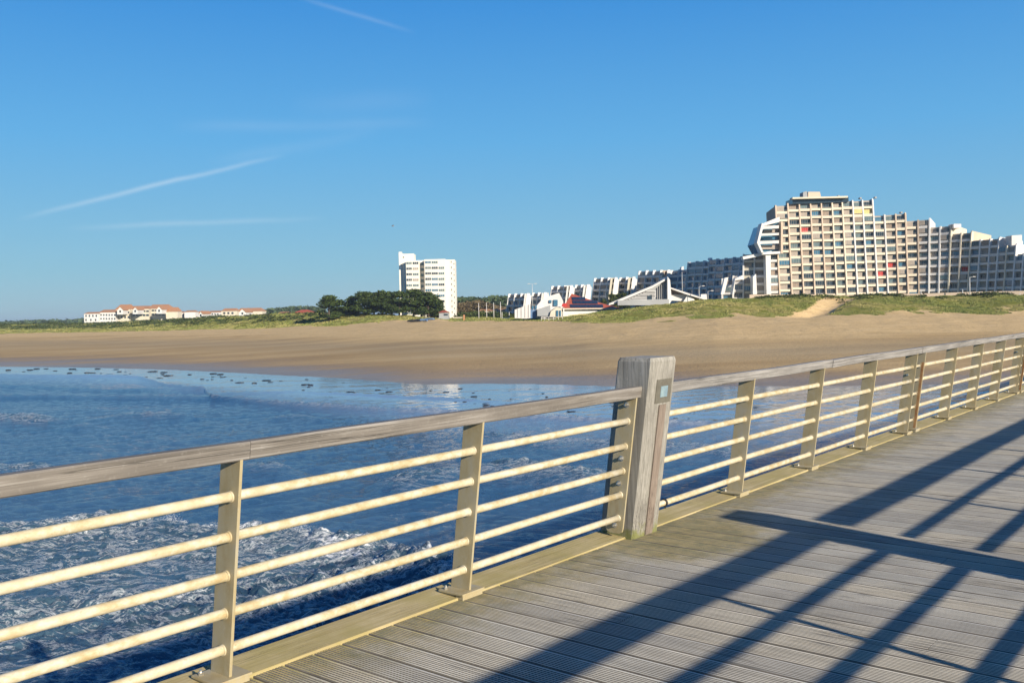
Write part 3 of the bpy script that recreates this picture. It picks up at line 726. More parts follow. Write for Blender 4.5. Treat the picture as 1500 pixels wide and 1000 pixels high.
# ------------------------------------------------------------------ pine grove in front of the tower
for i, (x, v, ytop, wd) in enumerate([(482, 402, 432, 12), (515, 412, 433, 9), (535, 405, 428, 13), (560, 400, 427, 14), (585, 398, 426, 14), (606, 402, 425, 13), (628, 398, 428, 14), (640, 404, 436, 9), (548, 416, 430, 12), (573, 414, 428, 12), (498, 414, 440, 9), (617, 414, 431, 12)]):
    zb = gz(x, v)-.3; zt = A(x, ytop, v).z; h = zt-zb
    lab = ['leftmost round dark pine standing apart at the edge of the grove', 'thin pine joining the lone pine to the grove', 'broad dark pine in the left half of the grove',
           'dark spreading pine in the middle of the grove', 'tall dark pine left of the white tower front', 'dark pine before the left side of the white tower', 'rightmost broad pine overlapping the white tower',
           'small low pine at the right end of the grove by the hut', 'rear pine behind the left half of the grove', 'rear pine behind the middle of the grove', 'low rear pine beside the lone pine', 'rear pine close to the white tower'][i]
    tree('pine_tree', x, v, zb, h, wd, 'pine', lab, 'tree', 'dark pines in front of the white tower', 100+i, 30, 3200, .85, .16, .42, rr.uniform(-.06, .06))

# far woods behind: masses
def wood_mass(name, pts, v0, v1, hgt, mat, label, seed, n, size):
    cs, rs = [], []; rng = random.Random(seed)
    for k in range(len(pts)-1):
        (xa, ya), (xb, yb) = pts[k], pts[k+1]; m_ = max(2, int(abs(xb-xa)/4))
        for i in range(m_):
            for v in (v0, (v0+v1)/2, v1):
                t = (i+rng.random())/m_; x = xa+(xb-xa)*t; yy = ya+(yb-ya)*t+rng.uniform(-1.2, 1.6)*300/v0+ (0 if v == v1 else 1.2)
                p = A(x, yy, v*rng.uniform(.98, 1.02)); r = rng.uniform(.30, .5)*hgt
                cs.append((p.x, p.y, p.z-r*.8)); rs.append((r*1.3, r*1.3, r*.8))
                cs.append((p.x+rng.uniform(-3, 3), p.y, p.z-r*2.2)); rs.append((r*1.5, r*1.5, r*1.1))
    o = leaf_obj(name, tufts(cs, rs, n, size, seed, .6, .7), mat, None); return tag(o, label, kind='stuff')
wood_mass('distant_woodland', [(-500, 474), (-100, 472), (0, 471), (25, 470), (60, 468), (100, 468), (130, 466)], 1500, 1750, 16, 'wood_far', 'dark wooded hills on the far left skyline', 31, 30000, 7)
wood_mass('distant_woodland', [(380, 455), (410, 451), (440, 449), (470, 450)], 1100, 1250, 12, 'wood_far', 'strip of distant wood left of the pines', 32, 12000, 5)
wood_mass('distant_woodland', [(662, 436), (690, 434), (702, 437), (720, 433), (745, 434), (770, 442), (850, 448)], 640, 720, 10, 'wood_far', 'dark tree line behind the bare scrub right of the tower', 33, 22000, 2.2)
wood_mass('scrub', [(668, 446), (685, 441), (705, 440), (722, 446), (742, 450)], 455, 480, 5, 'scrub', 'brown bare scrub between the tower and the white apartments', 34, 12000, 1.1)
wood_mass('scrub', [(672, 458), (700, 455), (742, 457), (756, 459)], 415, 430, 2.6, 'bush', 'low green bushes at the foot of the brown scrub', 35, 7000, .8)
for i, (x, y_, v, wd) in enumerate([(886, 437, 345, 5), (896, 431, 350, 6), (906, 432, 352, 6), (914, 430, 352, 6)]):
    zt = A(x, y_, v).z; zb = zt-6
    tree('bush', x, v, zb, 6, wd, 'bush', ['low dark bush left of the pale striped building', 'green bush under the third white terrace block', 'rounded green bush above the pale roof slope', 'rightmost green bush behind the pale roof slope'][i], 'bush', 'bushes between the red roof and the pale striped building', 300+i, 12, 1300, .55, .1, .6)

# ------------------------------------------------------------------ terraced apartment blocks
def v2(p): return Vector((p.x, p.y))
WIN = {}
def win_mesh(kind):
    """unit wide (0..1) window wall 1.75 m high: panes, mullions, lower rail"""
    if kind in WIN: return WIN[kind]
    mb = MB(); gm = {'dark': 1, 'blue': 2, 'pale': 3, 'shut': 4, 'brown': 5, 'red': 6, 'yellow': 7}[kind]
    n = 4
    mb.box((.02, -.02, 0), (.98, .03, 1.95), 0)
    for i in range(n):
        a, b_ = .03+i*.94/n+.012, .03+(i+1)*.94/n-.012
        mb.box((a, -.06, .08), (b_, -.021, 1.86), gm if not (kind == 'shut' and i == 3) else 1)
    me_ = mb
    me = bpy.data.meshes.new('window'); me.from_pydata(me_.v, [], me_.f)
    for q in ('frame', 'glass', 'glass2', 'glass3', 'shutter', 'shutter2', 'red', 'yellow'): me.materials.append(M[q])
    me.polygons.foreach_set('material_index', me_.m); WIN[kind] = me; return me
PAR = {}
def par_mesh(mat):
    if mat in PAR: return PAR[mat]
    mb = MB(); mb.box((0, 0, -.24), (1, .16, .62), 0); mb.box((0, .162, -.22), (1, 1.04, -.02), 0)
    mb.box((0, .03, .985), (1, .07, 1.03), 1)
    me = bpy.data.meshes.new('parapet'); me.from_pydata(mb.v, [], mb.f)
    me.materials.append(M[mat]); me.materials.append(M['frame']); me.polygons.foreach_set('material_index', mb.m); PAR[mat] = me; return me
FH = 2.8
def terrace(root, xs_, vs_, tops, bots, fin_m, par_m, wall_m, depth=12, setback=.15, seed=1, kinds=None, finw=.45, finp=1.0, ends=True, special={}, finover={}):
    """bays between successive (bearing, distance) stations; tops: height line of each bay's roof at its left station"""
    rng = random.Random(seed); kinds = kinds or (['shut']*8+['brown']*3+['dark']*3+['blue']*2+['pale']*3)
    n = len(xs_)-1; st = [v2(G(x, v, 0)) for x, v in zip(xs_, vs_)]
    ztop = [A(xs_[i], tops[i], vs_[i]).z for i in range(n)]
    zref = 3.0
    segn = []
    for i in range(n):
        t = (st[i+1]-st[i]).normalized(); q = Vector((-t.y, t.x)); segn.append(-q if q.dot(v2(Vector(CAM))-st[i]) > 0 else q)
    stn = [(segn[max(0, i-1)]+segn[min(n-1, i)]).normalized() for i in range(n+1)]
    for i in range(n):
        a, b_ = st[i], st[i+1]; t = (b_-a); w = t.length; t.normalize(); nin = Vector((-t.y, t.x))
        if nin.dot(v2(Vector(CAM))-a) > 0: nin = -nin
        zb = bots[i] if not hasattr(bots, '__call__') else bots(i); zt = ztop[i]
        def off(p, z, d, a=a, t=t, w=w, i=i):
            k = min(1, max(0, (p-a).dot(t)/w)); nn = stn[i].lerp(stn[i+1], k); return Vector((p.x+nn.x*(d+setback*(z-zref)), p.y+nn.y*(d+setback*(z-zref)), z))
        mb = MB(); B = 1.05
        e = .02
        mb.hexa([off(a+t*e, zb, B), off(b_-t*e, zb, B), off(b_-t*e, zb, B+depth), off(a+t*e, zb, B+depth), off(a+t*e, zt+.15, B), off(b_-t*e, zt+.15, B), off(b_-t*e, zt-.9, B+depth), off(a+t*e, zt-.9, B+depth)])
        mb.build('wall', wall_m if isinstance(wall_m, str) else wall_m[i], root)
        # the fin at the bay's left, rising to the higher neighbour
        for side in ((0,) if i < n-1 else (0, 1)):
            p = a if side == 0 else b_
            zf = zt if (side == 1 or i == 0) else max(zt, ztop[i-1])
            fm_ = finover.get(i+side, fin_m if isinstance(fin_m, str) else fin_m[i])
            fb = MB(); q0, q1 = p-t*finw/2, p+t*finw/2
            fb.hexa([off(q0, zb, -finp), off(q1, zb, -finp), off(q1, zb, B+.3), off(q0, zb, B+.3), off(q0, zf+.35, -finp*.25), off(q1, zf+.35, -finp*.25), off(q1, zf+.35, B+.3), off(q0, zf+.35, B+.3)])
            fb.build('fin', fm_, root)
        # end wall slab where the roof steps down to the right
        if ends and (i == n-1 or ztop[i]-ztop[i+1] > 1.5):
            zl = zb if i == n-1 else ztop[i+1]-.5
            eb = MB(); q0, q1 = b_-t*.16, b_+t*.22
            eb.hexa([off(q0, zl, -.3), off(q1, zl, -.3), off(q1, zl, B+depth), off(q0, zl, B+depth), off(q0, zt+.75, .2), off(q1, zt+.75, .2), off(q1, zt-.35, B+depth), off(q0, zt-.35, B+depth)])
            eb.build('end_wall', special.get(('end', i), 'white'), root)
        ang = math.atan2(t.y, t.x)
        flip = Vector((-math.sin(ang), math.cos(ang))).dot(nin) < 0
        j = 0; z = zt-FH+.25
        while z > zb-1.5 and j < 16:
            base = Matrix.Translation(off(a+t*finw/2, z, 0)) @ Matrix.Rotation(ang, 4, 'Z') @ Matrix.Diagonal((w-finw, -1 if flip else 1, 1, 1))
            link('parapet', par_mesh(par_m if isinstance(par_m, str) else par_m[i]), root, Matrix.Translation(-root.location) @ base)
            kd = special.get((i, j)) or rng.choice(kinds)
            dpt = .25 if rng.random() < .18 else 1.0+setback*1.0
            zz = z+(.82 if dpt < 1 else 0)
            bw = Matrix.Translation(off(a+t*finw/2, z, dpt)+Vector((0, 0, .82 if dpt < 1 else .05))) @ Matrix.Rotation(ang, 4, 'Z') @ Matrix.Diagonal((w-finw, -1 if flip else 1, .86 if dpt < 1 else 1.15, 1))
            link('window', win_mesh(kd), root, Matrix.Translation(-root.location) @ bw)
            z -= FH; j += 1
# fins etc. are built in world coordinates, so these roots sit at the origin
main = empty('apartment_building', (0, 0, 0), 'huge stepped beige apartment building with balcony grid rising behind the right dune', 'building')
xs_ = [1058, 1074, 1089, 1105, 1124, 1143, 1161, 1178, 1194.5, 1210.5, 1226.5, 1241.5, 1257, 1271.5, 1286.5, 1301.6, 1316.8, 1331, 1346.4, 1360.8, 1375, 1389, 1403.5, 1417.6, 1431, 1445, 1457.6, 1470, 1483, 1495, 1508, 1521, 1534, 1547, 1560]
vx = np.interp(xs_, [1058, 1124, 1300, 1345, 1380, 1420, 1460, 1500, 1560], [340, 334, 333, 331, 327, 320, 312, 304, 292])
tops = [409, 405, 373, 372, 372, 300, 297, 296, 295, 295, 294, 293, 293, 292, 315, 314, 313, 323, 322, 333, 332, 343, 342, 353, 352, 351, 362, 361, 373, 372, 372, 384, 383, 383]
fins = ['white', 'white', 'white', 'white', 'white', 'pink', 'pink', 'pink', 'pink', 'pink', 'beige', 'beige', 'white', 'white', 'white', 'white', 'pink', 'pink', 'pink', 'white', 'white', 'cream', 'beige', 'beige', 'white', 'white', 'white', 'beige', 'white', 'white', 'white', 'white', 'white', 'white']
pars = ['pale', 'pale', 'cream', 'pale', 'pale']+['beige']*13+['pale']*16
bots = [gz(x, 335)-2 if x < 1290 else gz(x, 320)-2 for x in xs_]
bots = [min(b_, 4.0) for b_ in bots]
sp = {(13+1, 7): 'red', (12+1, 0): 'dark', (15, 6): 'red', (22, 4): 'red', (13, 1): 'yellow', (7, 3): 'red', ('end', 16): 'cream', ('end', 18): 'white', ('end', 20): 'cream', ('end', 22): 'pink', (12, 1): 'yellow'}
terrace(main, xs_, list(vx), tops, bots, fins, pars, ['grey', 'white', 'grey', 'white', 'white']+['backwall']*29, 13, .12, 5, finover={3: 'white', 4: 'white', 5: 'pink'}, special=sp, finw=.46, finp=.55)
# cantilevered angular nose on the left shoulder
def slab(pts, v0, v1, mat, name, parent):
    mb = MB(); fr = [A(x, y_, v0) for x, y_ in pts]; d = Vector((FV[0], FV[1], 0))*(v1-v0)
    mb.prism(fr, [p+d for p in fr]); return mb.build(name, mat, parent)
slab([(1119, 329), (1141, 322), (1142, 371), (1117, 369), (1110, 356)], 334.5, 349, 'glass2', 'shoulder_block', main)
slab([(1116, 327), (1119.5, 327), (1112.5, 355.5), (1119, 371), (1115.6, 370), (1109, 355.5)], 330.5, 335, 'white', 'shoulder_edge', main)
slab([(1117.5, 327.5), (1142, 317.5), (1142, 325), (1118.5, 331)], 330.6, 335, 'white', 'shoulder_roof', main)
for i, (ya, yb) in enumerate(((331, 335.5), (342, 345.5), (353, 357.5))):
    slab([(1117-i*2, yb), (1117-i*2, ya), (1141, ya-1), (1141, yb-1)], 331, 331.4, 'pale', 'parapet', main)
for i, (ya, yb) in enumerate(((336.5, 340.5), (347, 351), (359, 365))):
    slab([(1119-i*1.5, yb), (1119-i*1.5, ya), (1140.5, ya), (1140.5, yb)], 333.6, 334.3, ('shutter', 'glass2', 'shutter')[i], 'window', main)
slab([(1144, 371), (1144, 325), (1147, 325), (1147, 371)], 331.5, 335.5, 'pink', 'fin', main)
slab([(1116, 369.5), (1143, 368), (1143, 371.5), (1116, 373)], 331, 335, 'white', 'shoulder_base', main)
slab([(1088, 376), (1130, 367.5), (1130, 371.5), (1089, 380)], 333, 336, 'white', 'shoulder_lower_roof', main)
slab([(1123, 431), (1121.5, 370), (1129, 368), (1129.5, 431)], 331.8, 335, 'white', 'fin', main)
slab([(1103, 431), (1103, 405), (1107.5, 401), (1109, 431)], 332.5, 336, 'white', 'fin', main)
slab([(1056, 431), (1061.5, 407), (1067, 406), (1061, 431)], 332.5, 334.5, 'white', 'fin', main)
slab([(1073, 431), (1077, 408), (1088, 403), (1090, 409), (1077, 410.5), (1075.5, 431)], 332.5, 336, 'white', 'fin', main)
# penthouse line, lift housings
slab([(1161, 299), (1161, 291), (1243, 289), (1243, 296)], 337.5, 346, 'glass', 'penthouse', main)
slab([(1161, 291.5), (1161, 289), (1211, 288), (1242, 287), (1242, 289.6)], 335.5, 339, 'cream', 'penthouse_roof', main)
slab([(1184, 290), (1184, 281), (1201, 281), (1203, 290)], 338, 344, 'pink', 'lift_housing', main)
slab([(1176.5, 290), (1176.5, 281.5), (1182, 280), (1183, 290)], 337, 341, 'grey', 'chimney', main)
slab([(1397, 334), (1397, 328), (1408, 328), (1408, 334)], 326, 330, 'white', 'lift_housing', main)
slab([(1482, 362), (1482, 345), (1497, 344), (1497, 362)], 310, 314, 'pale', 'lift_housing', main)
for (x, y_) in ((1229, 287), (1261, 290), (1283, 289), (1321, 311)):
    slab([(x-1.4, y_+1.5), (x-1.4, y_-.8), (x+1.4, y_-.8), (x+1.4, y_+1.5)], 338, 339.5, 'grey', 'chimney', main)

# retaining wall in front
mb = MB()
pts = [(1098, 436, 431.5, 318), (1150, 437, 431, 316), (1235, 440, 432, 312), (1300, 440, 430.5, 306), (1360, 439, 429.5, 302), (1440, 438, 427, 297), (1520, 437, 425.5, 291), (1640, 436, 424, 284)]
rw = empty('retaining_wall', (0, 0, 0), 'low pinkish retaining wall along the foot of the big apartment building', 'wall')
for p, q in zip(pts[:-1], pts[1:]):
    mb = MB(); a0, a1 = A(p[0], p[2], p[3]), A(q[0], q[2], q[3]); a0b, a1b = Vector((a0.x, a0.y, a0.z-7)), Vector((a1.x, a1.y, a1.z-7)); d = Vector((FV[0], FV[1], 0))*.4
    mb.hexa([a0b, a1b, a1b+d, a0b+d, a0, a1, a1+d, a0+d]); mb.build('wall_panel', 'pink', rw)

# shaded wing and the stepped low blocks further left
wing = empty('apartment_building', (0, 0, 0), 'blue shaded terraced wing with balcony rows left of the huge stepped building', 'building')
terrace(wing, [1002, 1014, 1025, 1034, 1044, 1056, 1068, 1079, 1090], [392, 386, 381, 377, 373, 368, 363, 358, 354], [385, 384, 383.5, 381, 380.5, 379, 378, 377.5], [-1]*8, 'pale', 'pale', 'pale', 12, .12, 9, ['blue'], .3, .5)
terrace(wing, [978.5, 990, 1002.5], [402, 397.5, 391.5], [397, 396], [-1]*2, 'pale', 'pale', 'pale', 12, .12, 9, ['blue'], .3)
slab([(1039, 381), (1039, 377.5), (1043.5, 377.5), (1043.5, 381)], 385, 388, 'white', 'lift_housing', wing)
slab([(997.5, 397), (998.5, 391), (1001.5, 390), (1001.5, 397)], 400, 404, 'white', 'lift_housing', wing)
def low_block(spec, top, label, bot=-1.5, wallm='white', fin='white'):
    r = empty('apartment_building', (0, 0, 0), label, 'building', None)
    for seg in spec:
        if seg[0] == 'b':
            _, x0, v0, x1, v1, n, ty = seg
            xx = list(np.linspace(x0, x1, n+1)); vv = list(np.linspace(v0, v1, n+1))
            terrace(r, xx, vv, [ty-.022*(x-x0) for x in xx[:-1]], [bot]*n, fin, 'pale', 'pale', 1.6, .16, int(x0), ['dark', 'dark', 'blue', 'shut', 'pale', 'brown'], .3, .6, False)
        else:
            _, x0, v0, x1, v1, ty, mt_ = seg
            mb = MB(); a, b_ = A(x0, ty, v0), A(x1, ty-.2, v1); t = (b_-a); t.z = 0; t.normalize()
            # leaning side wall: foot further out towards the viewer's left
            sh = Vector((-RV[0], -RV[1], 0))*((a.z-bot)*.14)
            d = Vector((t.y, -t.x, 0)); d = d if d.dot(Vector((FV[0], FV[1], 0))) > 0 else -d; d = Vector((RV[0]*-.4, RV[1]*-.4, 0))
            lo = lambda p: Vector((p.x, p.y, bot))+sh
            mb.hexa([lo(a), lo(b_), lo(b_)+d, lo(a)+d, a, b_, b_+d, a+d]); mb.build('end_wall', mt_, r)
    return r
low_block([('b', 742.5, 428, 769.5, 417, 3, 431.5), ('w', 770, 416, 777, 427, 430, 'white'), ('b', 777, 425, 794.5, 417, 2, 430), ('w', 795, 416, 804, 428, 429, 'white')], 0, 'lowest white terraced block at the left end of the row, above the small beach house')
low_block([('b', 804.5, 427, 832, 416, 3, 420), ('w', 832, 415, 838.5, 426, 418, 'white'), ('b', 839, 424, 856, 416, 2, 418.5), ('w', 856.5, 415, 865.5, 427, 417.5, 'white')], 0, 'second white terraced block from the left, behind the red solar roof')
low_block([('b', 866, 424, 896, 412, 3, 408.5), ('w', 896, 411, 902.5, 422, 407, 'cream'), ('b', 903, 420, 922, 412, 2, 407.5), ('w', 922, 411, 930.5, 423, 406.5, 'cream')], 0, 'third terraced block with cream end walls, behind the green bushes')
low_block([('b', 930, 419, 972, 401, 4, 398), ('w', 972, 400, 977.5, 408, 396, 'pink')], 0, 'fourth terraced block adjoining the blue shaded wing')

# ------------------------------------------------------------------ white tower
tw = empty('tower_block', (0, 0, 0), 'tall white tower block rising behind the dark pines', 'building')
TV = 440
def tb(x0, x1, y0, v0, v1, mat, name='wall', y1=475, parent=tw):
    a = A(x0, y0, v0); zt = a.z; zb = A(x0, y1, v0).z
    p0, p1 = G(x0, v0, zt), G(x1, v0, zt); d = Vector((FV[0], FV[1], 0))*(v1-v0)
    mb = MB(); lo = lambda p: Vector((p.x, p.y, zb)); q0 = Vector((p0.x, p0.y, zt)); q1 = Vector((p1.x, p1.y, zt))
    mb.hexa([lo(q0), lo(q1), lo(q1)+d, lo(q0)+d, q0, q1, q1+d, q0+d]); return mb.build(name, mat, parent)
tb(594.5, 614, 383, TV-5, TV+6, 'white2'); tb(614, 621.5, 382, TV-1, TV+6, 'white2'); tb(621.5, 652, 380, TV-5, TV+6, 'white2')
tb(652.2, 666, 380.5, TV-3.6, TV+8, 'white2'); tb(585, 606, 372, TV+1, TV+10, 'white2'); tb(584, 588, 369, TV+.4, TV+4, 'white2'); tb(606, 622, 381.5, TV+6.2, TV+9, 'white2'); tb(584.6, 590.5, 395, TV-1, TV+1, 'white2')
tb(590.5, 594.3, 384, TV-3, TV+6, 'white2')
FLP = 8.15
def facade_win(x0, x1, y, h, v, n=3, name='window', mat='glass', parent=tw):
    a, b_ = A(x0, y, v), A(x1, y-.022*(x1-x0), v); c_ = A(x0, y+h, v); hh_ = a.z-c_.z
    f = MB(); d = Vector((FV[0], FV[1], 0))
    fwd = lambda p, s: p-d*s
    ad, bd = Vector((a.x, a.y, a.z-hh_)), Vector((b_.x, b_.y, b_.z-hh_))
    f.hexa([fwd(ad, .12), fwd(bd, .12), fwd(bd, -.05), fwd(ad, -.05), fwd(a, .12), fwd(b_, .12), fwd(b_, -.05), fwd(a, -.05)])
    w_ = f.build(name, mat, parent)
    for i in range(1, n):
        t = i/n; p = a.lerp(b_, t); m_ = MB(); q = (b_-a).normalized()*.07
        m_.hexa([fwd(p-q-Vector((0, 0, hh_)), .2), fwd(p+q-Vector((0, 0, hh_)), .2), fwd(p+q-Vector((0, 0, hh_)), .13), fwd(p-q-Vector((0, 0, hh_)), .13), fwd(p-q, .2), fwd(p+q, .2), fwd(p+q, .13), fwd(p-q, .13)])
        m_.build('mullion', 'white', w_)
    return w_
for fl in range(10):
    yy = 383.8+fl*FLP
    for (x0, x1) in ((595.5, 603), (604.8, 612.8)):
        facade_win(x0+fl*.1, x1+fl*.1, yy, 3.1, TV-5.05, 3, mat=random.choice(('glass', 'glass3', 'shutter')))
    for (x0, x1) in ((623, 631), (632.5, 641), (642.5, 650.5)):
        if fl == 0 and x0 > 640: continue
        facade_win(x0+fl*.1, x1+fl*.1, yy-1.2, 3.1, TV-5.05, 3, mat=random.choice(('glass', 'glass3', 'glass2')))
    facade_win(660.5+fl*.16, 661.4+fl*.16, yy-2+.4, 2.7, TV-3.65, 1, 'stair_window')
    facade_win(664.6+fl*.12, 665.5+fl*.12, yy+1.6, 2.0, TV-3.65, 1, 'stair_window')
    tb(615.2, 620.2, yy+1, TV-1.3, TV-1.02, 'glass3', 'window', yy+5)
facade_win(590, 592, 376, 1.6, TV+.95, 1)

# ------------------------------------------------------------------ houses built from walls and pitched roofs
def house(name, x0, x1, ye, yr, yb, v, dep, wallm, roofm, label, wins=(), hip=0.15, cat='house', group=None, chim=None):
    r = empty(name, (0, 0, 0), label, cat, group); d = Vector((FV[0], FV[1], 0))*dep
    ze = A((x0+x1)/2, ye, v).z; zr = A((x0+x1)/2, yr, v+dep/2).z; zb = A((x0+x1)/2, yb, v).z-2
    p0, p1 = G(x0, v, ze), G(x1, v, ze); p0.z = p1.z = ze
    mb = MB(); lo = lambda p: Vector((p.x, p.y, zb))
    mb.hexa([lo(p0), lo(p1), lo(p1)+d, lo(p0)+d, p0, p1, p1+d, p0+d]); mb.build('wall', wallm, r)
    t = (p1-p0); e = t.normalized()*.4+Vector((0, 0, 0)); f = d.normalized()*.4; up_ = Vector((0, 0, .06))
    q = [p0-e-f+up_, p1+e-f+up_, p1+e+d+f+up_, p0-e+d+f+up_]
    r0 = p0+t*hip+d*.5; r1 = p1-t*hip+d*.5; r0 = Vector((r0.x, r0.y, zr)); r1 = Vector((r1.x, r1.y, zr))
    mb = MB(); n = 0; mb.v = [tuple(x) for x in q+[r0, r1]]; mb.f = [(0, 1, 5, 4), (2, 3, 4, 5), (1, 2, 5), (3, 0, 4), (3, 2, 1, 0)]; mb.m = [0]*5
    rf = mb.build('roof', roofm, r)
    if chim:
        c_ = MB(); c0 = r0.lerp(r1, chim); c_.box((c0.x-.5, c0.y-.5, c0.z-1), (c0.x+.5, c0.y+.5, c0.z+1.1)); c_.build('chimney', wallm, rf)
    for (wx0, wx1, wy0, wy1) in wins:
        w_ = slab([(wx0, wy1), (wx0, wy0), (wx1, wy0), (wx1, wy1)], v-.12, v+.05, 'glass', 'window', r)
    return r
# far village on the left
VV = 880
vill = [
 (123, 144, 459.5, 457, 473, 0, 10, 'white', 'tile', 'white flat fronted house at the left end of the far village', [(125, 127, 461, 464), (130, 132, 461, 464), (135, 137, 461, 464), (140, 142, 461, 464), (125, 127, 467, 470), (132, 134, 467, 470), (139, 141, 467, 470)]),
 (144.5, 169, 457.5, 453.5, 471.5, 4, 14, 'white', 'tile', 'long white house with orange roof beside the far left house', [(147+4*i, 149+4*i, 460, 462.5) for i in range(6)]+[(147+4*i, 149+4*i, 465.5, 468) for i in range(6)]),
 (169, 190, 453, 446, 470, 10, 16, 'cream', 'tile', 'taller village block with a small pyramid orange roof', [(172+5*i, 174.5+5*i, 456, 459) for i in range(4)]+[(172+5*i, 174.5+5*i, 463, 466) for i in range(4)]),
 (187, 218, 452.5, 448, 468.5, 14, 18, 'cream', 'tile', 'village block with rows of balconies left of its twin', [(189+5*i, 193+5*i, 454.5, 457) for i in range(6)]+[(189+5*i, 193+5*i, 460, 463) for i in range(6)]),
 (215, 246, 452, 446, 467.5, 20, 18, 'cream', 'tile', 'tallest orange roofed balcony block in the far village', [(217+5*i, 221+5*i, 453.5, 456) for i in range(6)]+[(217+5*i, 221+5*i, 459, 462) for i in range(5)]),
 (243, 260, 456.5, 450, 467, 10, 12, 'cream', 'tile', 'cream gabled house at the right end of the big village blocks', []),
 (262, 272, 458, 456, 467, 30, 10, 'white', 'tile', 'small white village house right of the big blocks', [(264, 266, 459.5, 462), (268, 270, 459.5, 462)]),
 (270, 286, 457, 454.5, 466, 24, 10, 'white', 'tile', 'low white house with orange roof in the gap of the village', []),
 (288, 304, 458.5, 455.5, 465, 40, 12, 'white', 'tile', 'white village house with two dormers', [(291, 293, 460, 462), (297, 299, 460, 462)]),
 (304, 324, 457.5, 455, 464, 60, 12, 'pale', 'tile', 'row of pale terraced village houses', [(306+4*i, 308+4*i, 459, 461) for i in range(4)]),
 (324, 347, 455.5, 451.5, 463, 40, 12, 'cream', 'tile', 'village house with orange roof and shaded porch', [(327+6*i, 330+6*i, 457, 460) for i in range(3)]),
 (345, 384, 456, 451, 462.5, 50, 16, 'cream', 'tile', 'rightmost cream village house with long orange gable roof', [(350, 353, 458, 460)]),
 (408, 422, 458.5, 456.5, 462, -330, 7, 'cream', 'tile', 'low tiled house half hidden by the dune right of the village', []),
]
for (x0, x1, ye, yr, yb, dv, dep, wm, rm, lab, wins) in vill:
    house('village_house', x0, x1, ye, yr, yb, VV+dv, dep, wm, rm, lab, wins, hip=.12 if x1-x0 > 12 else .3, group=None)
house('village_house', 429, 459, 458.2, 453.5, 464, 520, 9, 'cream', 'tilered', 'red gable roofed house beside the lone pine', [(446, 447.5, 459, 461)], hip=.35)
for (xg, yb_, w_, h_, nm) in ((176, 453.5, 9, 4.5, 'gable'), (198, 453, 7, 3.4, 'gable'), (233, 452.5, 8, 4, 'gable'), (294, 459, 5, 3, 'gable'), (355, 456.5, 10, 4, 'gable')):
    own = [o for o in bpy.data.objects if o.name.startswith('village_house') and o.get('label')]
    best = min(own, key=lambda o: min([abs((c.matrix_world @ Vector(c.bound_box[0])-A(xg, 456, VV+15)).length) for c in o.children if c.name.startswith('wall')] or [1e9]))
    p = slab([(xg-w_/2, yb_+7), (xg-w_/2, yb_), (xg, yb_-h_), (xg+w_/2, yb_), (xg+w_/2, yb_+7)], VV-1, VV+22, 'white', nm, best)
    q = slab([(xg-w_/2-.4, yb_+.9), (xg-w_/2-.4, yb_-.1), (xg, yb_-h_-.9), (xg+w_/2+.4, yb_-.1), (xg+w_/2+.4, yb_+.9), (xg, yb_-h_+.1)], VV-1.6, VV+22.5, 'tile', 'gable_roof', p)
    slab([(xg-1.2, yb_+4), (xg-1.2, yb_+1), (xg+1.2, yb_+1), (xg+1.2, yb_+4)], VV-1.3, VV-.9, 'glass', 'window', p)
# beach hut, rescue post
house('beach_hut', 643, 657, 458, 454.5, 471, 372, 6, 'grey', 'tilered', 'small hut with red hipped roof at the foot of the tower', [(650, 656, 459.5, 462)], hip=.35, cat='hut')
house('long_house', 738, 702, 455, 453, 465, 440, 8, 'cream', 'tile', 'low orange roofed house behind the flagpoles', [], hip=.05) if False else house('long_house', 702, 748, 455.5, 452.5, 466, 436, 8, 'cream', 'tile', 'low orange roofed house behind the flagpoles', [], hip=.05)

# small white beach house left of the red roof
bh = empty('beach_house', (0, 0, 0), 'white angular beach house with sloping roofline left of the red solar roof', 'house')
slab([(754, 466), (754, 453.5), (777, 445), (777, 466)], 322, 328, 'pale', 'wall', bh)
slab([(777, 466), (777, 452.5), (786, 448), (792, 441), (792, 466)], 323, 328, 'pale', 'wall', bh)
slab([(792, 465), (792, 440), (806, 433), (819, 429), (825, 441), (825, 465)], 325, 336, 'pale', 'wall', bh)
slab([(787, 463), (787, 453), (806, 447), (807, 463)], 320, 325, 'grey', 'wall', bh)
slab([(805, 463.5), (807, 456), (815, 450), (823, 451), (823, 463.5)], 319, 324.5, 'cream', 'wall', bh)
for q in ((779, 452.5, 782, 448), (784, 452.5, 786.5, 447), (804.5, 443.5, 808, 439.5), (811, 448, 817, 439), (815, 463, 818, 454.5), (820, 463, 821.8, 454.5)):
    slab([(q[0], q[1]), (q[0], q[3]), (q[2], q[3]), (q[2], q[1])], 318.6 if q[1] > 460 else (322.4 if q[0] < 790 else 324.4), 325.2, 'glass2', 'window', bh)
slab([(777, 466), (777, 453.5), (785, 453.5), (785, 466)], 322.2, 323, 'hull', 'door', bh)
for xq in (758, 763.5, 769, 774): slab([(xq, 465), (xq, 452-(xq-758)*.37), (xq+.35, 452-(xq-758)*.37), (xq+.35, 465)], 321.8, 322, 'grey', 'joint', bh)
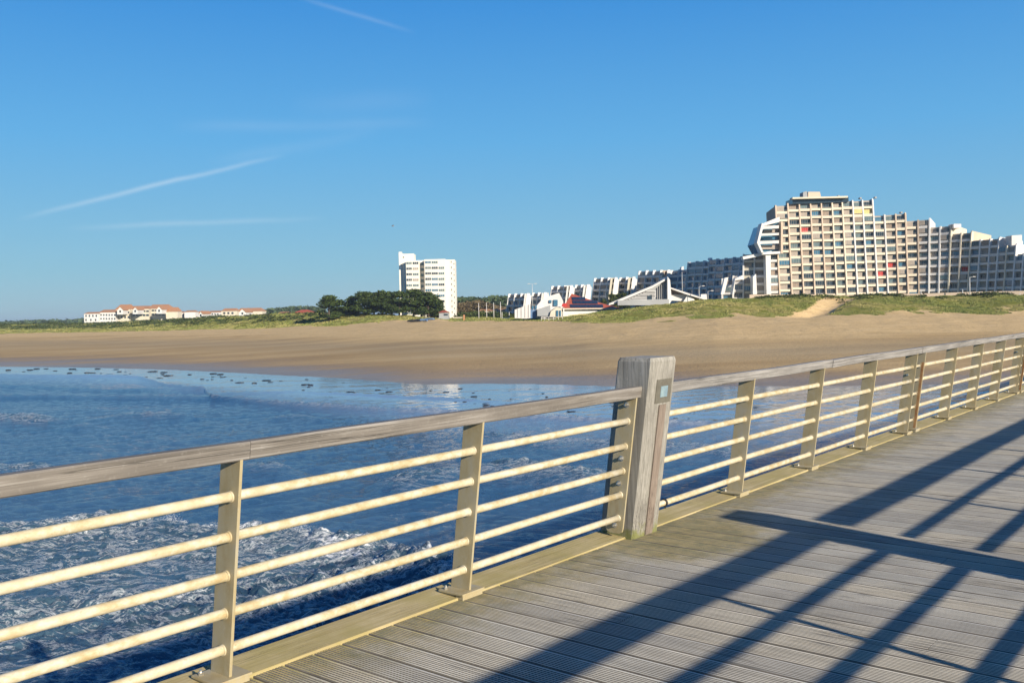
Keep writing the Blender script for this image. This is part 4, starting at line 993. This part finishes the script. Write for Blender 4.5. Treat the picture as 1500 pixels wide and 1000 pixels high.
# red roof with solar panels
rh = empty('solar_house', (0, 0, 0), 'low white building with big red roof carrying rows of dark solar panels', 'building')
mb = MB(); top = A(838, 430, 335); L_, R_ = A(823, 452, 326), A(900.5, 451.5, 326); e0 = A(826, 448, 334)
mb.v = [tuple(A(824, 452, 324)), tuple(A(901, 451, 324)), tuple(A(837.5, 430, 332)), tuple(A(836, 432, 342)), tuple(A(905, 450, 342))]
mb.f = [(0, 1, 2), (0, 2, 3), (1, 4, 3, 2), (0, 3, 4, 1)]; mb.m = [0]*4; mb.build('roof', 'tilered', rh)
def roofp(x, y, lift=.12):
    """point on the front roof slope"""
    a, b_, c_ = (Vector(mb.v[i]) for i in (0, 1, 2)); n = (b_-a).cross(c_-a).normalized()
    if n.dot(Vector(CAM)-a) < 0: n = -n
    a = a+n*lift; d = Vector(ray(x, y)); C0 = Vector(CAM); return C0+d*((a-C0).dot(n)/d.dot(n))
for (ya, yb, xa, xb, n) in ((434.8, 439.3, 838, 858, 4), (440, 444.8, 839, 876, 8), (445.8, 450.3, 835.5, 884, 10)):
    for i in range(n):
        a0, a1 = xa+(xb-xa)*i/n+.15, xa+(xb-xa)*(i+1)/n-.15; p = MB()
        p.prism([roofp(a0, yb), roofp(a1, yb), roofp(a1-1, ya), roofp(a0-1, ya)], [roofp(a0, yb, .2), roofp(a1, yb, .2), roofp(a1-1, ya, .2), roofp(a0-1, ya, .2)])
        p.build('solar_panel', 'solar', rh)
slab([(823, 464), (823, 452.3), (901, 451.6), (901, 456), (860, 464)], 325, 340, 'white', 'wall', rh)
slab([(824, 453.4), (824, 451.6), (901.5, 450.9), (901.5, 452.5)], 323.6, 324.9, 'cream', 'fascia', rh)
for i in range(5): slab([(852+i*9.5, 454.3), (852+i*9.5, 453.2), (858+i*9.5, 453.1), (858+i*9.5, 454.2)], 324.7, 325.2, 'glass', 'window', rh)
slab([(825, 463), (825, 451), (826.5, 451), (826.5, 463)], 321.5, 322, 'white', 'pillar', rh)
tag(slab([(822.5, 449), (824, 444.5), (830, 444), (831, 449)], 322, 322.4, 'red', 'awning', None), 'small red and pink banner at the left foot of the red solar roof', 'banner')

# tent shaped white building
tt = empty('tent_building', (0, 0, 0), 'pale tent shaped building with louvred slope and tall white fin on the dune', 'building')
slab([(893, 446), (905, 440), (955, 420.5), (978, 408), (978, 446)], 305, 316, 'grey', 'glazed_slope', tt)
slab([(892, 447), (892, 444.5), (955, 418.5), (978, 406), (978, 409), (955, 422), (900, 445)], 303.5, 304.9, 'pale', 'slope_edge', tt)
slab([(978, 446), (977.8, 405), (981.5, 410), (984, 440), (980, 446)], 302.5, 318, 'white', 'fin_wall', tt)
for i in range(11):
    yy = 426+i*2.0; x0 = 955-(yy-420)*2.05; x1 = min(961, 961-max(0, (i-4))*1.8)
    slab([(x0+3, yy+.85), (x0+4, yy), (x1, yy-.2), (x1, yy+.65)], 303.9, 304.9, 'white', 'louvre', tt)
for i in range(5): slab([(963+i*3, 440), (963+i*3, 421-i*2.4), (963.4+i*3, 421-i*2.4), (963.4+i*3, 440)], 304.4, 304.9, 'frame', 'mullion', tt)
slab([(905, 447), (905, 440), (935, 439), (980, 438), (980, 447)], 302, 304.2, 'grey', 'terrace_wall', tt)
slab([(949, 440), (949, 433), (955, 432), (955, 440)], 303.6, 304.9, 'glass', 'window', tt)
slab([(981.5, 439), (983, 423), (1005, 430), (1004, 434), (1003, 439)], 308, 311, 'pink', 'gable_wall', tt)
slab([(981, 440), (983, 431.5), (1006, 431), (1002, 441)], 305.5, 307.6, 'pale', 'terrace_wall', tt)
slab([(1001, 442), (1008, 431), (1017, 438), (1018, 442)], 304, 316, 'white', 'dormer', tt)
slab([(982, 422.5), (983, 421), (995, 425), (1034, 437.5), (1032, 439), (1005, 431)], 303, 317, 'pale', 'roof_slope', tt)
slab([(1027, 439), (1027, 431), (1035, 430.5), (1036, 439)], 312, 316, 'pale', 'annexe', tt)

# ------------------------------------------------------------------ lamp posts, flagpoles, masts
def pole(name, x, yb, yt, v, label, cat, group=None, heads=1, r=.09, mat='metal', flag=None):
    b0, t0 = A(x, yb, v), A(x, yt, v); b0 = Vector((t0.x, t0.y, b0.z-1.5))
    root = empty(name, b0, label, cat, group); mb = MB(); h = t0.z-b0.z
    mb.tube((0, 0, 0), (0, 0, h), r*1.25, r*.7, 8); mb.build('mast', mat, root, smooth=True)
    R3 = Vector((RV[0], RV[1], 0))
    if heads:
        for sgn in ((1,) if heads == 1 else (1, -1)):
            a = MB(); q = R3*sgn*1.1+Vector((0, 0, .25)); a.tube((0, 0, h-.1), q+Vector((0, 0, h-.1)), .05, .05, 6); a.build('arm', mat, root)
            a = MB(); c_ = q+Vector((0, 0, h-.12)); a.tube(c_-R3*.1*sgn, c_+R3*.75*sgn, .14, .10, 8); a.build('lamp_head', 'pale', root)
    return root
pole('street_lamp', 779.5, 447, 416, 380, 'twin headed street lamp standing above the small white beach house', 'street lamp', heads=2, r=.12)
pole('street_lamp', 999, 428, 398, 345, 'tall thin mast in front of the blue shaded wing', 'street lamp', heads=0, r=.11)
pole('street_lamp', 1037, 436, 426.5, 300, 'short lamp with curved arm above the roof annexe', 'street lamp')
pole('street_lamp', 1024, 434, 419.5, 300, 'small lamp post with pale flag between tent building and wing', 'street lamp', heads=1)
pole('street_lamp', 1420.5, 432, 406, 294, 'tallest lamp post in front of the right part of the big building', 'street lamp', r=.13)
pole('street_lamp', 1410, 432, 423.5, 292, 'short lamp just left of the tall lamp post', 'street lamp', heads=0, r=.14)
pole('street_lamp', 1349, 431, 425, 298, 'short lamp at the end of the sunlit retaining wall', 'street lamp', heads=0, r=.14)
pole('street_lamp', 1436.5, 432, 427, 290, 'short lamp right of the tall lamp post', 'street lamp', heads=0, r=.12)
pole('street_lamp', 1494, 433, 429, 286, 'short lamp at the right edge of the view', 'street lamp', heads=0, r=.12)
pole('street_lamp', 1091, 440, 415, 312, 'thin dark lamp post before the left shoulder of the big building', 'street lamp', heads=0, r=.07, mat='black')
for i, (x, yt) in enumerate(((701, 443.5), (712, 443), (722.5, 443), (732.5, 442))):
    pole('flagpole', x+(.5 if i else 0), 466, yt, 385, ['leftmost pale flagpole before the brown scrub', 'second pale flagpole from the left', 'third pale flagpole from the left', 'rightmost pale flagpole before the brown scrub'][i], 'flagpole', 'row of flagpoles by the beach', 0, .13, 'pale')
# volleyball style frame and fence rail on the sand
fr = empty('beach_frame', (0, 0, 0), 'low white frame standing on the sand left of the beach house', 'frame')
for x in (735.5, 746): slab([(x-.3, 465.5), (x-.3, 457), (x+.3, 457), (x+.3, 465.5)], 335, 335.2, 'white', 'upright', fr)
slab([(735.2, 466), (735.2, 465.2), (746.3, 465), (746.3, 465.8)], 334.8, 335, 'white', 'crossbar', fr)
fr = empty('post_and_rail', (0, 0, 0), 'weathered white post and rail before the beach house terrace', 'fence')
for x in (793, 798, 804, 811, 818, 824): slab([(x-.3, 469.5-(x > 820)*-2), (x-.3, 464), (x+.3, 464), (x+.3, 469.5)], 306, 306.2, 'pale', 'upright', fr)
slab([(792.5, 464.6), (792.5, 464), (824.5, 463.4), (824.5, 464)], 305.8, 306, 'pale', 'rail', fr)
slab([(792.5, 467.3), (792.5, 466.8), (815, 466.3), (815, 466.8)], 305.8, 306, 'pale', 'rail', fr)
tag(slab([(832, 461.6), (832, 461), (862, 460.2), (862, 460.8)], 290, 290.2, 'yellow', 'marker_rail', None), 'thin yellow rail in the grass below the red solar roof', 'rail')
# dark catamarans / boats drawn up on the beach below the grove
for i in range(7):
    x = 603+i*4.4+rr.uniform(-.6, .6); v = 352+rr.uniform(-4, 4); p = G(x, v, gz(x, v)+.1)
    root = empty('dinghy', p, ['upturned dark dinghy at the left end of the row below the pines', 'second dark dinghy from the left below the pines', 'third dark dinghy from the left below the pines', 'middle dinghy in the row below the pines', 'blue covered dinghy right of the middle of the row', 'blue covered dinghy second from the right', 'rightmost dinghy in the row near the hut'][i], 'dinghy', 'dinghies drawn up on the sand below the grove')
    root.rotation_euler = (0, 0, rr.uniform(0, 3)); mb = MB(); prof = [(-1.9, .25), (-1.5, .5), (0, .65), (1.4, .5), (2.1, .1)]; vv = []; ff = []
    for j, (xx, wd) in enumerate(prof): vv += [(xx, -wd, .45), (xx, -wd*.6, .1), (xx, wd*.6, .1), (xx, wd, .45), (xx, 0, .75 if j not in (0, 4) else .5)]
    for j in range(4): ff += [(j*5+k, j*5+(k+1) % 5, (j+1)*5+(k+1) % 5, (j+1)*5+k) for k in range(5)]
    ff += [(0, 1, 2, 3, 4), (24, 23, 22, 21, 20)]; mb.v, mb.f, mb.m = vv, ff, [0]*len(ff); mb.build('hull', 'hull' if i > 3 else 'weed', root)
    mb = MB(); mb.tube((.2, 0, .6), (.3, 0, 1.9), .06, .04, 6); mb.build('mast', 'black', root)
# low wooden platform beside the hut
pf = empty('beach_shelter', (0, 0, 0), 'low flat roofed beach shelter right of the red roofed hut', 'shelter')
slab([(664, 465.7), (664, 464.6), (677, 464.3), (677, 465.4)], 366, 369, 'beige', 'roof', pf)
for x in (665, 670.5, 676): slab([(x-.3, 470), (x-.3, 465.6), (x+.3, 465.6), (x+.3, 470)], 366.5, 366.8, 'joist', 'upright', pf)
slab([(678.5, 469), (678.5, 461), (681, 461), (681, 469)], 370, 371, 'tile', 'end_post', pf)

# bird
b0 = A(575.5, 331, 160); bd = empty('seagull', b0, 'tiny dark bird gliding in the open sky above the white tower', 'bird'); R3 = Vector((RV[0], RV[1], 0)); F3 = Vector((FV[0], FV[1], 0))
mb = MB(); bmx = bmesh.new(); bmesh.ops.create_icosphere(bmx, subdivisions=2, radius=.1); bmesh.ops.scale(bmx, vec=(2.4, 1, .9), verts=bmx.verts); me = bpy.data.meshes.new('body'); bmx.to_mesh(me); bmx.free(); me.materials.append(M['bird']); o = link('body', me, bd); o.rotation_euler = (0, 0, YAW+.5)
for s in (-1, 1):
    mb = MB(); q = [Vector((.08, 0, .03)), Vector((.06, s*.28, .14)), Vector((0, s*.58, .08)), Vector((-.08, s*.28, .12)), Vector((-.1, 0, .03))]
    mb.prism(q, [p+Vector((0, 0, .015)) for p in q]); w_ = mb.build('wing', 'bird', bd); w_.rotation_euler = (0, 0, YAW+.5)

# ------------------------------------------------------------------ dune grass blades
rng = np.random.default_rng(11); N = 210000
x = rng.uniform(-60, 1580, N); x = np.where(rng.random(N) < .6, rng.uniform(780, 1560, N), x)
vf = np.interp(x, TX, VF); vc = np.interp(x, TX, VC); t = rng.random(N)**.9; v = vf-1+(vc-vf+6)*t
u = (x-750)/F_PX*v
vg = np.clip((v-vf-2)/14+(fbm(u/10, v/16, 4, 21)-.5)*3.2, 0, 1); s_ = np.clip((v-vf)/(vc-vf), 0, 1)
bl = np.exp(-((x-(1195+(s_-.4)*70)+10*(fbm(u/6, v/6, 2, 2)-.5))/26)**4)*(v < vc-2); gap = np.exp(-((x-600)/55)**4)*(v < 372)*.8
clump = fbm(u/2.2, v/3, 3, 77)
keep = (vg*(1-bl)*(1-gap) > .45) & (clump > .44)
x, v, u, clump = x[keep], v[keep], u[keep], clump[keep]; z = ground_h(u, v)+SEA; n = len(x)
P0 = np.stack([CAM[0]+RV[0]*u+FV[0]*v, CAM[1]+RV[1]*u+FV[1]*v, z-.05], 1)
sc = np.clip(v/260, .8, 1.6)*(.45+.6*rng.random(n)); hgt = sc*(.13+.42*np.clip(clump-.44, 0, .3)/.3*.5)
tris = []
for k in range(3):
    a = rng.uniform(0, 2*math.pi, n); w_ = np.stack([np.cos(a), np.sin(a), 0*a], 1)*(sc*.22)[:, None]
    o_ = rng.normal(size=(n, 3))*(sc*.28)[:, None]; o_[:, 2] = 0
    tip = np.stack([rng.normal(size=n)*.35*hgt-.15*hgt, rng.normal(size=n)*.35*hgt, hgt], 1)
    tris.append(np.stack([P0+o_-w_, P0+o_+w_, P0+o_+tip], 1))
tv = np.concatenate(tris, 0).reshape(-1, 3)
gr = np_mesh('dune_grass', tv, np.arange(len(tv)).reshape(-1, 3), ['grass']); tag(gr, 'marram grass covering the dunes', 'grass', kind='stuff')
# dark shrubs along the crest of the right dune
cs, rs = [], []
for i in range(90):
    x = rr.uniform(1110, 1540); vcx = float(np.interp(x, TX, VC)); v = vcx+rr.uniform(-10, 8); p = G(x, v, gz(x, v)); r = rr.uniform(.5, 1.3)
    cs.append((p.x, p.y, p.z+r*.2)); rs.append((r*1.8, r*1.8, r*.6))
sh = leaf_obj('dune_scrub', tufts(cs, rs, 9000, .5, 55, .6, .6), 'bush', None); tag(sh, 'low dark scrub along the crest of the right dune', 'scrub', kind='stuff')
cs, rs = [], []
for i in range(420):
    x = rr.uniform(-60, 470); vfx, vcx = float(np.interp(x, TX, VF)), float(np.interp(x, TX, VC)); v = vfx+(vcx-vfx)*rr.uniform(.38, 1.0); p = G(x, v, gz(x, v)); r = rr.uniform(.6, 1.5)*v/600
    cs.append((p.x, p.y, p.z+r*.15)); rs.append((r*4, r*4, r*.7))
sh = leaf_obj('dune_scrub', tufts(cs, rs, 26000, 1.1, 56, .5, .6), 'bush', None); tag(sh, 'darker low scrub on the upper part of the far left dunes', 'scrub', kind='stuff')
# spray thrown up by the nearest breaker
rng = np.random.default_rng(5); cs = []
lx, lv = vline(BREAK[0][0])
jets = [(430, .62, 200), (436, .45, 160), (422, .38, 140), (446, .35, 120), (246, .42, 170), (240, .34, 130), (255, .28, 100), (470, .25, 100), (150, .22, 90)]+[(float(q), float(rng.uniform(.06, .22)), 70) for q in rng.uniform(60, 690, 60)]
for xc, hh_, nn in jets:
    lean_ = rng.normal(0, .25); t_ = rng.random(nn)**1.6; wdt = .12+.35*t_
    v0_ = float(np.interp(xc, lx, lv)); uu = (xc-750)/F_PX*v0_+rng.normal(0, 1, nn)*wdt*hh_*1.3+lean_*t_*hh_
    vv_ = v0_-.15+rng.normal(0, .15, nn); zz = SEA+.30+t_*hh_
    cs += list(zip(uu, vv_, zz))
cs = np.array(cs); C3 = np.stack([CAM[0]+RV[0]*cs[:, 0]+FV[0]*cs[:, 1], CAM[1]+RV[1]*cs[:, 0]+FV[1]*cs[:, 1], cs[:, 2]], 1); n = len(C3)
oct_ = np.array([(1, 0, 0), (-1, 0, 0), (0, 1, 0), (0, -1, 0), (0, 0, 1), (0, 0, -1.)]); fo_ = np.array([(0, 2, 4), (2, 1, 4), (1, 3, 4), (3, 0, 4), (2, 0, 5), (1, 2, 5), (3, 1, 5), (0, 3, 5)])
sz = rng.uniform(.004, .014, n); vv_ = (C3[:, None, :]+oct_[None]*sz[:, None, None]).reshape(-1, 3); ff_ = (fo_[None]+(np.arange(n)*6)[:, None, None]).reshape(-1, 3)
M['foamy'] = simple('spray_white', (.75, .77, .78), (.66, .68, .70), .8, 3)
spr = np_mesh('sea_spray', vv_, ff_, ['foamy']); tag(spr, 'white spray droplets above the nearest breaker', kind='stuff')

# ------------------------------------------------------------------ sea air
hz_m = bpy.data.materials.new('haze'); hz_m.use_nodes = True; hn = hz_m.node_tree.nodes; hn.clear()
ho = hn.new('ShaderNodeOutputMaterial'); hv = hn.new('ShaderNodeVolumePrincipled'); hv.inputs['Color'].default_value = (.72, .86, 1, 1); hv.inputs['Density'].default_value = .00013; hv.inputs['Anisotropy'].default_value = .2
hz_m.node_tree.links.new(hv.outputs[0], ho.inputs['Volume']); M['haze'] = hz_m
mb = MB(); mb.box((-20000, -20000, SEA-8), (20000, 20000, 48)); hzb = mb.build('haze', 'haze'); tag(hzb, 'thin sea haze over the bay', kind='stuff')
